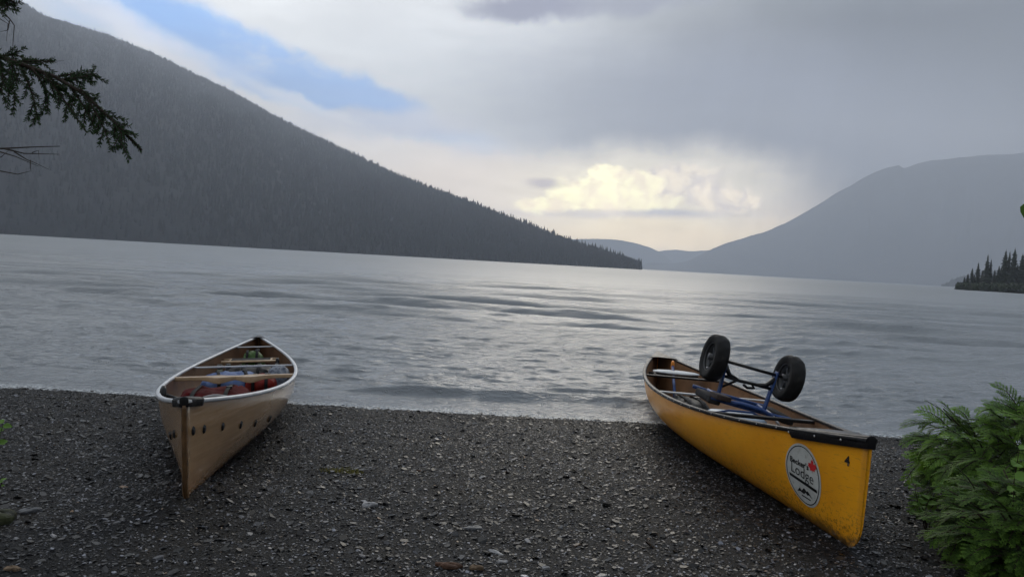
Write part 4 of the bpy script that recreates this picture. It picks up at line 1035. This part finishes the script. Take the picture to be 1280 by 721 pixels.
leafy('leafy_plant', q, [at(4, 529, q.y), at(-12, 522, q.y), at(-4, 533, q.y + .05)], .045, 'bright green seedling on the gravel at the left edge of the photo', 5, tone=.8, nl=7)
q = on_ground(-6, 620)
leafy('leafy_plant', q, [at(1, 600, q.y), at(-14, 595, q.y)], .028, 'tiny yellow green seedling at the left edge above the mossy rock', 6, tone=.9, nl=5)

# ------------------------------------------------------------------ spruce whose branches hang in at the upper left
needles = leafmat('spruce_needles', (.012, .028, .012), (.045, .095, .025), .12)
TRX, TRY = -2.75, 2.15
tz = on_gz(TRX, TRY)
spruce = empty('spruce_tree', (TRX, TRY, tz), 'spruce whose dark needled branch droops into the upper left corner', 'tree')
base = Vector((TRX, TRY, tz))
MB().tube([(0, 0, -.1), (.02, 0, .3), (0, .02, 2), (.03, 0, 5), (0, 0, 9)], [.19, .145, .125, .085, .02], 16).build('trunk', bark_m, spruce)
def twig(tb, lf, pts, r, rad=.004, dens=1.0, nl=.012, sub=True):
    """a needled twig along pts (world coordinates)"""
    P = [Vector(p_) - base for p_ in pts]; tb.tube(P, [rad * (1 - .7 * i / (len(P) - 1)) for i in range(len(P))], 5)
    for i in range(len(P) - 1):
        a, b_ = P[i], P[i + 1]; seg = (b_ - a).length; d = (b_ - a).normalized(); m_ = int(seg / .0011 * dens)
        for j in range(m_):
            q = a + (b_ - a) * r.random(); o_ = Vector((r.gauss(0, 1), r.gauss(0, 1), r.gauss(0, 1))); o_ = (o_ - d * o_.dot(d)).normalized()
            nd = (d * .75 + o_ * .8).normalized(); tone = min(1, max(0, .25 + r.uniform(-.25, .35) + .25 * (i / len(P))))
            lf.leaf(q, nd, o_.cross(nd) + o_ * .1, nl * r.uniform(.7, 1.15), .0017, tone)
def bez(a, b_, c, n): return [a * (1 - q) ** 2 + b_ * 2 * q * (1 - q) + c * q * q for q in [i / (n - 1) for i in range(n)]]
def branch(main_pts, subs, name='branch', dens=1.0):
    """main_pts: pixel path (px,py,depth); subs: list of pixel paths"""
    tb = MB(); lf = LF(); r = random.Random(hash(name) % 5 + 3)
    W_ = [at(*p_) for p_ in main_pts]
    st_ = Vector((TRX + .08, TRY, W_[0].z + .02)); W_ = [st_, (st_ + W_[0]) / 2 + Vector((0, 0, .02))] + W_
    twig(tb, lf, W_, r, .011, dens)
    for i in range(len(W_) - 1):
        if i >= 2 and main_pts[i - 1][0] > -95: break
        for k in range(5):
            q = W_[i].lerp(W_[i + 1], (k + .5) / 5); d = (W_[i + 1] - W_[i]).normalized()
            for s_ in (-1, 1):
                sd = Vector((0, s_, -.15)); e_ = q + (d * .25 + sd).normalized() * r.uniform(.14, .26) + Vector((0, 0, -.04)); B_ = bez(q, (q + e_) / 2 + Vector((0, 0, .015)), e_, 5)
                twig(tb, lf, B_, r, .003, .8)
                for z_ in (1, 2, 3):
                    for s2 in (-1, 1): f_ = B_[z_] + ((e_ - q).normalized() * .7 + Vector((s2 * .8, 0, -.1))).normalized() * r.uniform(.03, .07); twig(tb, lf, [B_[z_], (B_[z_] + f_) / 2, f_], r, .002, .8)
    for sp_ in subs:
        Q = [at(*p_) for p_ in sp_]; Q = bez(Q[0], Q[1], Q[-1], 7)
        twig(tb, lf, Q, r, .0035, dens)
        for i in range(1, 6):
            for s_ in (-1, 1):
                if r.random() < .62:
                    d = (Q[i + 1] - Q[i]).normalized(); sd = Vector((r.uniform(-.3, .3), 1, 0)).cross(d).normalized() * s_
                    L_ = r.uniform(.02, .055); e_ = Q[i] + (d * .8 + sd * .7).normalized() * L_ + Vector((0, 0, -.008)); twig(tb, lf, [Q[i], (Q[i] + e_) / 2, e_], r, .002, dens)
    b1 = tb.build('branch', bark_m, spruce); l1 = lf.build('needles', needles, b1)
D = 2.1
main = [(-260, -10, 2.1), (-120, 35, 2.08), (-30, 62, 2.05), (25, 80, 2.02), (70, 97, 2.0), (105, 118, 1.98), (140, 150, 1.96), (177, 188, 1.95)]
subs = [[(-30, 62, 2.05), (0, 68, 2.0), (22, 84, 1.98)], [(-20, 66, 2.05), (5, 100, 2.0), (26, 130, 2.0)], [(0, 72, 2.04), (18, 62, 2.05), (48, 82, 2.1)],
        [(20, 80, 2.02), (38, 74, 2.05), (68, 78, 2.1)], [(25, 82, 2.02), (42, 112, 2.0), (48, 155, 1.98)], [(40, 86, 2.0), (62, 110, 2.0), (60, 142, 2.0)],
        [(55, 92, 2.0), (85, 130, 1.97), (108, 166, 1.95)], [(70, 97, 2.0), (95, 88, 2.05), (118, 104, 2.1)], [(75, 100, 2.0), (100, 98, 2.02), (120, 92, 2.06)],
        [(85, 105, 2.0), (112, 140, 1.97), (120, 165, 1.95)], [(105, 118, 1.98), (128, 150, 1.95), (138, 184, 1.93)], [(120, 132, 1.97), (145, 152, 1.98), (160, 168, 2.0)],
        [(140, 150, 1.96), (158, 165, 1.93), (150, 186, 1.92)], [(-60, 55, 2.06), (-40, 90, 2.0), (-20, 110, 2.0)], [(-10, 70, 2.03), (12, 92, 2.0), (-2, 120, 2.0)], [(8, 75, 2.03), (25, 92, 1.98), (20, 108, 1.97)],
        [(30, 82, 2.02), (52, 96, 2.0), (84, 118, 1.99)], [(60, 94, 2.0), (70, 106, 2.0), (96, 128, 1.99)], [(100, 112, 1.98), (118, 122, 1.98), (130, 150, 1.97)]]
branch(main, subs)
branch([(-200, -120, 2.1), (-60, -60, 2.0), (-10, -12, 2.0), (18, 4, 2.0)], [[(-20, -20, 2.0), (0, 5, 2.0), (20, 8, 2.0)], [(-10, -12, 2.0), (2, 2, 2.0), (8, 14, 2.0)], [(-60, -60, 2), (-30, -50, 2), (0, -20, 2)]], 'b2')
# dead twigs
dead_m = mat('dead_twig', (.05, .042, .036), .8, .2, var=.3, vscale=40)
def dead(paths):
    tb = MB()
    for pts, rad in paths:
        P = [at(*p_) - base for p_ in pts]
        if pts[0][0] <= -200: P = [Vector((.08, 0, P[0].z + .02))] + P
        tb.tube(P, [rad * (1 - .8 * i / (len(P) - 1)) for i in range(len(P))], 5)
    tb.build('dead_branch', dead_m, spruce)
dead([([(-260, 150, 2.15), (-80, 180, 2.1), (0, 186, 2.1), (40, 184, 2.1), (75, 183, 2.1)], .005), ([(5, 186, 2.1), (30, 192, 2.09), (74, 193, 2.08)], .003), ([(-30, 190, 2.1), (0, 190, 2.1), (20, 196, 2.08), (48, 208, 2.06)], .003),
      ([(-60, 195, 2.1), (-10, 212, 2.1), (22, 218, 2.1), (38, 214, 2.1)], .003), ([(18, 190, 2.1), (34, 200, 2.1), (42, 203, 2.1), (61, 212, 2.1)], .0022), ([(-20, 205, 2.1), (2, 196, 2.1), (12, 187, 2.1)], .002), ([(38, 200, 2.1), (38, 210, 2.1), (39, 215, 2.1)], .0015), ([(40, 191, 2.1), (48, 188, 2.1), (49, 200, 2.1)], .0015)])
dead([([(-200, -60, 2.1), (-40, -20, 2.1), (0, 12, 2.1), (12, 24, 2.1), (18, 32, 2.1), (16, 58, 2.1)], .004), ([(-10, 5, 2.1), (2, 18, 2.1), (13, 30, 2.1)], .0022), ([(-20, 25, 2.1), (0, 24, 2.1), (10, 30, 2.1), (8, 52, 2.1)], .002), ([(12, 26, 2.1), (10, 38, 2.1), (0, 40, 2.1)], .0018)])
dead([([(20, 80, 2.02), (60, 78, 2.05), (80, 76, 2.06)], .0015)])
# other branches of the spruce, out of the picture
r = random.Random(77)
for i in range(15):
    a = r.uniform(math.pi * .55, math.pi * 1.6); z_ = r.uniform(2.6, 8); L_ = 1.6 * (1 - z_ / 10) + .3
    tb = MB(); lf = LF(); p0 = base + Vector((0, 0, z_)); p2 = p0 + Vector((math.cos(a) * L_, math.sin(a) * L_, -.35)); p1 = (p0 + p2) / 2 + Vector((0, 0, .15))
    Q = bez(p0, p1, p2, 9); twig(tb, lf, Q, r, .012, .4, .022)
    for k in range(2, 8):
        for s_ in (-1, 1):
            d = (Q[k + 1] - Q[k]).normalized(); sd = d.cross(Vector((0, 0, 1))).normalized() * s_; e_ = Q[k] + (d * .7 + sd).normalized() * L_ * .3 + Vector((0, 0, -.06)); twig(tb, lf, bez(Q[k], (Q[k] + e_) / 2, e_, 4), r, .004, .4, .022)
    b1 = tb.build('branch', bark_m, spruce); lf.build('needles', needles, b1)
# alder at the right: one leaf tip shows at the edge
q = on_gz(2.9, 2.6)
ald = empty('alder_sapling', (2.9, 2.6, q), 'thin alder sapling beyond the right edge with one leaf tip in view', 'tree'); ab = Vector((2.9, 2.6, q))
tb = MB(); lf = LF(); r = random.Random(4)
tb.tube([(0, 0, -.05), (.03, .02, 1), (-.02, 0, 1.9), (-.1, .05, 2.6)], [.02, .016, .011, .004], 8)
tp = at(1286, 254, 2.6) - ab; tb.tube([(0, .01, 1.5), (tp + Vector((.35, 0, .02))) , tp + Vector((.02, 0, .0))], [.008, .004, .002], 6)
for i in range(26):
    z_ = r.uniform(1.0, 2.5); a = r.uniform(-1.2, 1.2); o_ = Vector((math.cos(a), math.sin(a), 0)); L_ = r.uniform(.15, .42); p0 = Vector((0, 0, z_)); p1 = p0 + o_ * L_ + Vector((0, 0, .08)); tb.tube([p0, (p0 + p1) / 2 + Vector((0, 0, .02)), p1], [.004, .003, .001], 5)
    for k in range(6): broadleaf(lf, p0.lerp(p1, .3 + .14 * k), Vector((math.cos(a + (-1) ** k * .9), math.sin(a + (-1) ** k * .9), -.35)).normalized(), r, .065, r.random() * .6)
for k in range(6): broadleaf(lf, tp + Vector((.0 + .06 * k, 0, 0)), Vector((-.28 + .2 * k, -.1, -.95)).normalized(), r, .055, .2)
tb.build('stem', bark_m, ald); lf.build('foliage', broad_m, ald)

# ------------------------------------------------------------------ misty air
hz = MB(); hz.box((0, (BOXR - 2600) / 2, (BOXTOP - 5.2) / 2), (2 * BOXR, BOXR + 2600, BOXTOP + 5.2))
hm = bpy.data.materials.new('mist'); hm.use_nodes = True; t = hm.node_tree; t.nodes.clear()
pv = N(t, 'ShaderNodeVolumePrincipled'); pv.inputs['Color'].default_value = (.76, .82, .93, 1); pv.inputs['Density'].default_value = SIG; pv.inputs['Anisotropy'].default_value = .1
mo = N(t, 'ShaderNodeOutputMaterial'); lk(t, pv.outputs[0], mo.inputs['Volume'])
haze = hz.build('haze', hm); tag(haze, 'thin grey rain mist filling the air over the lake and mountains', 'haze', kind='stuff')
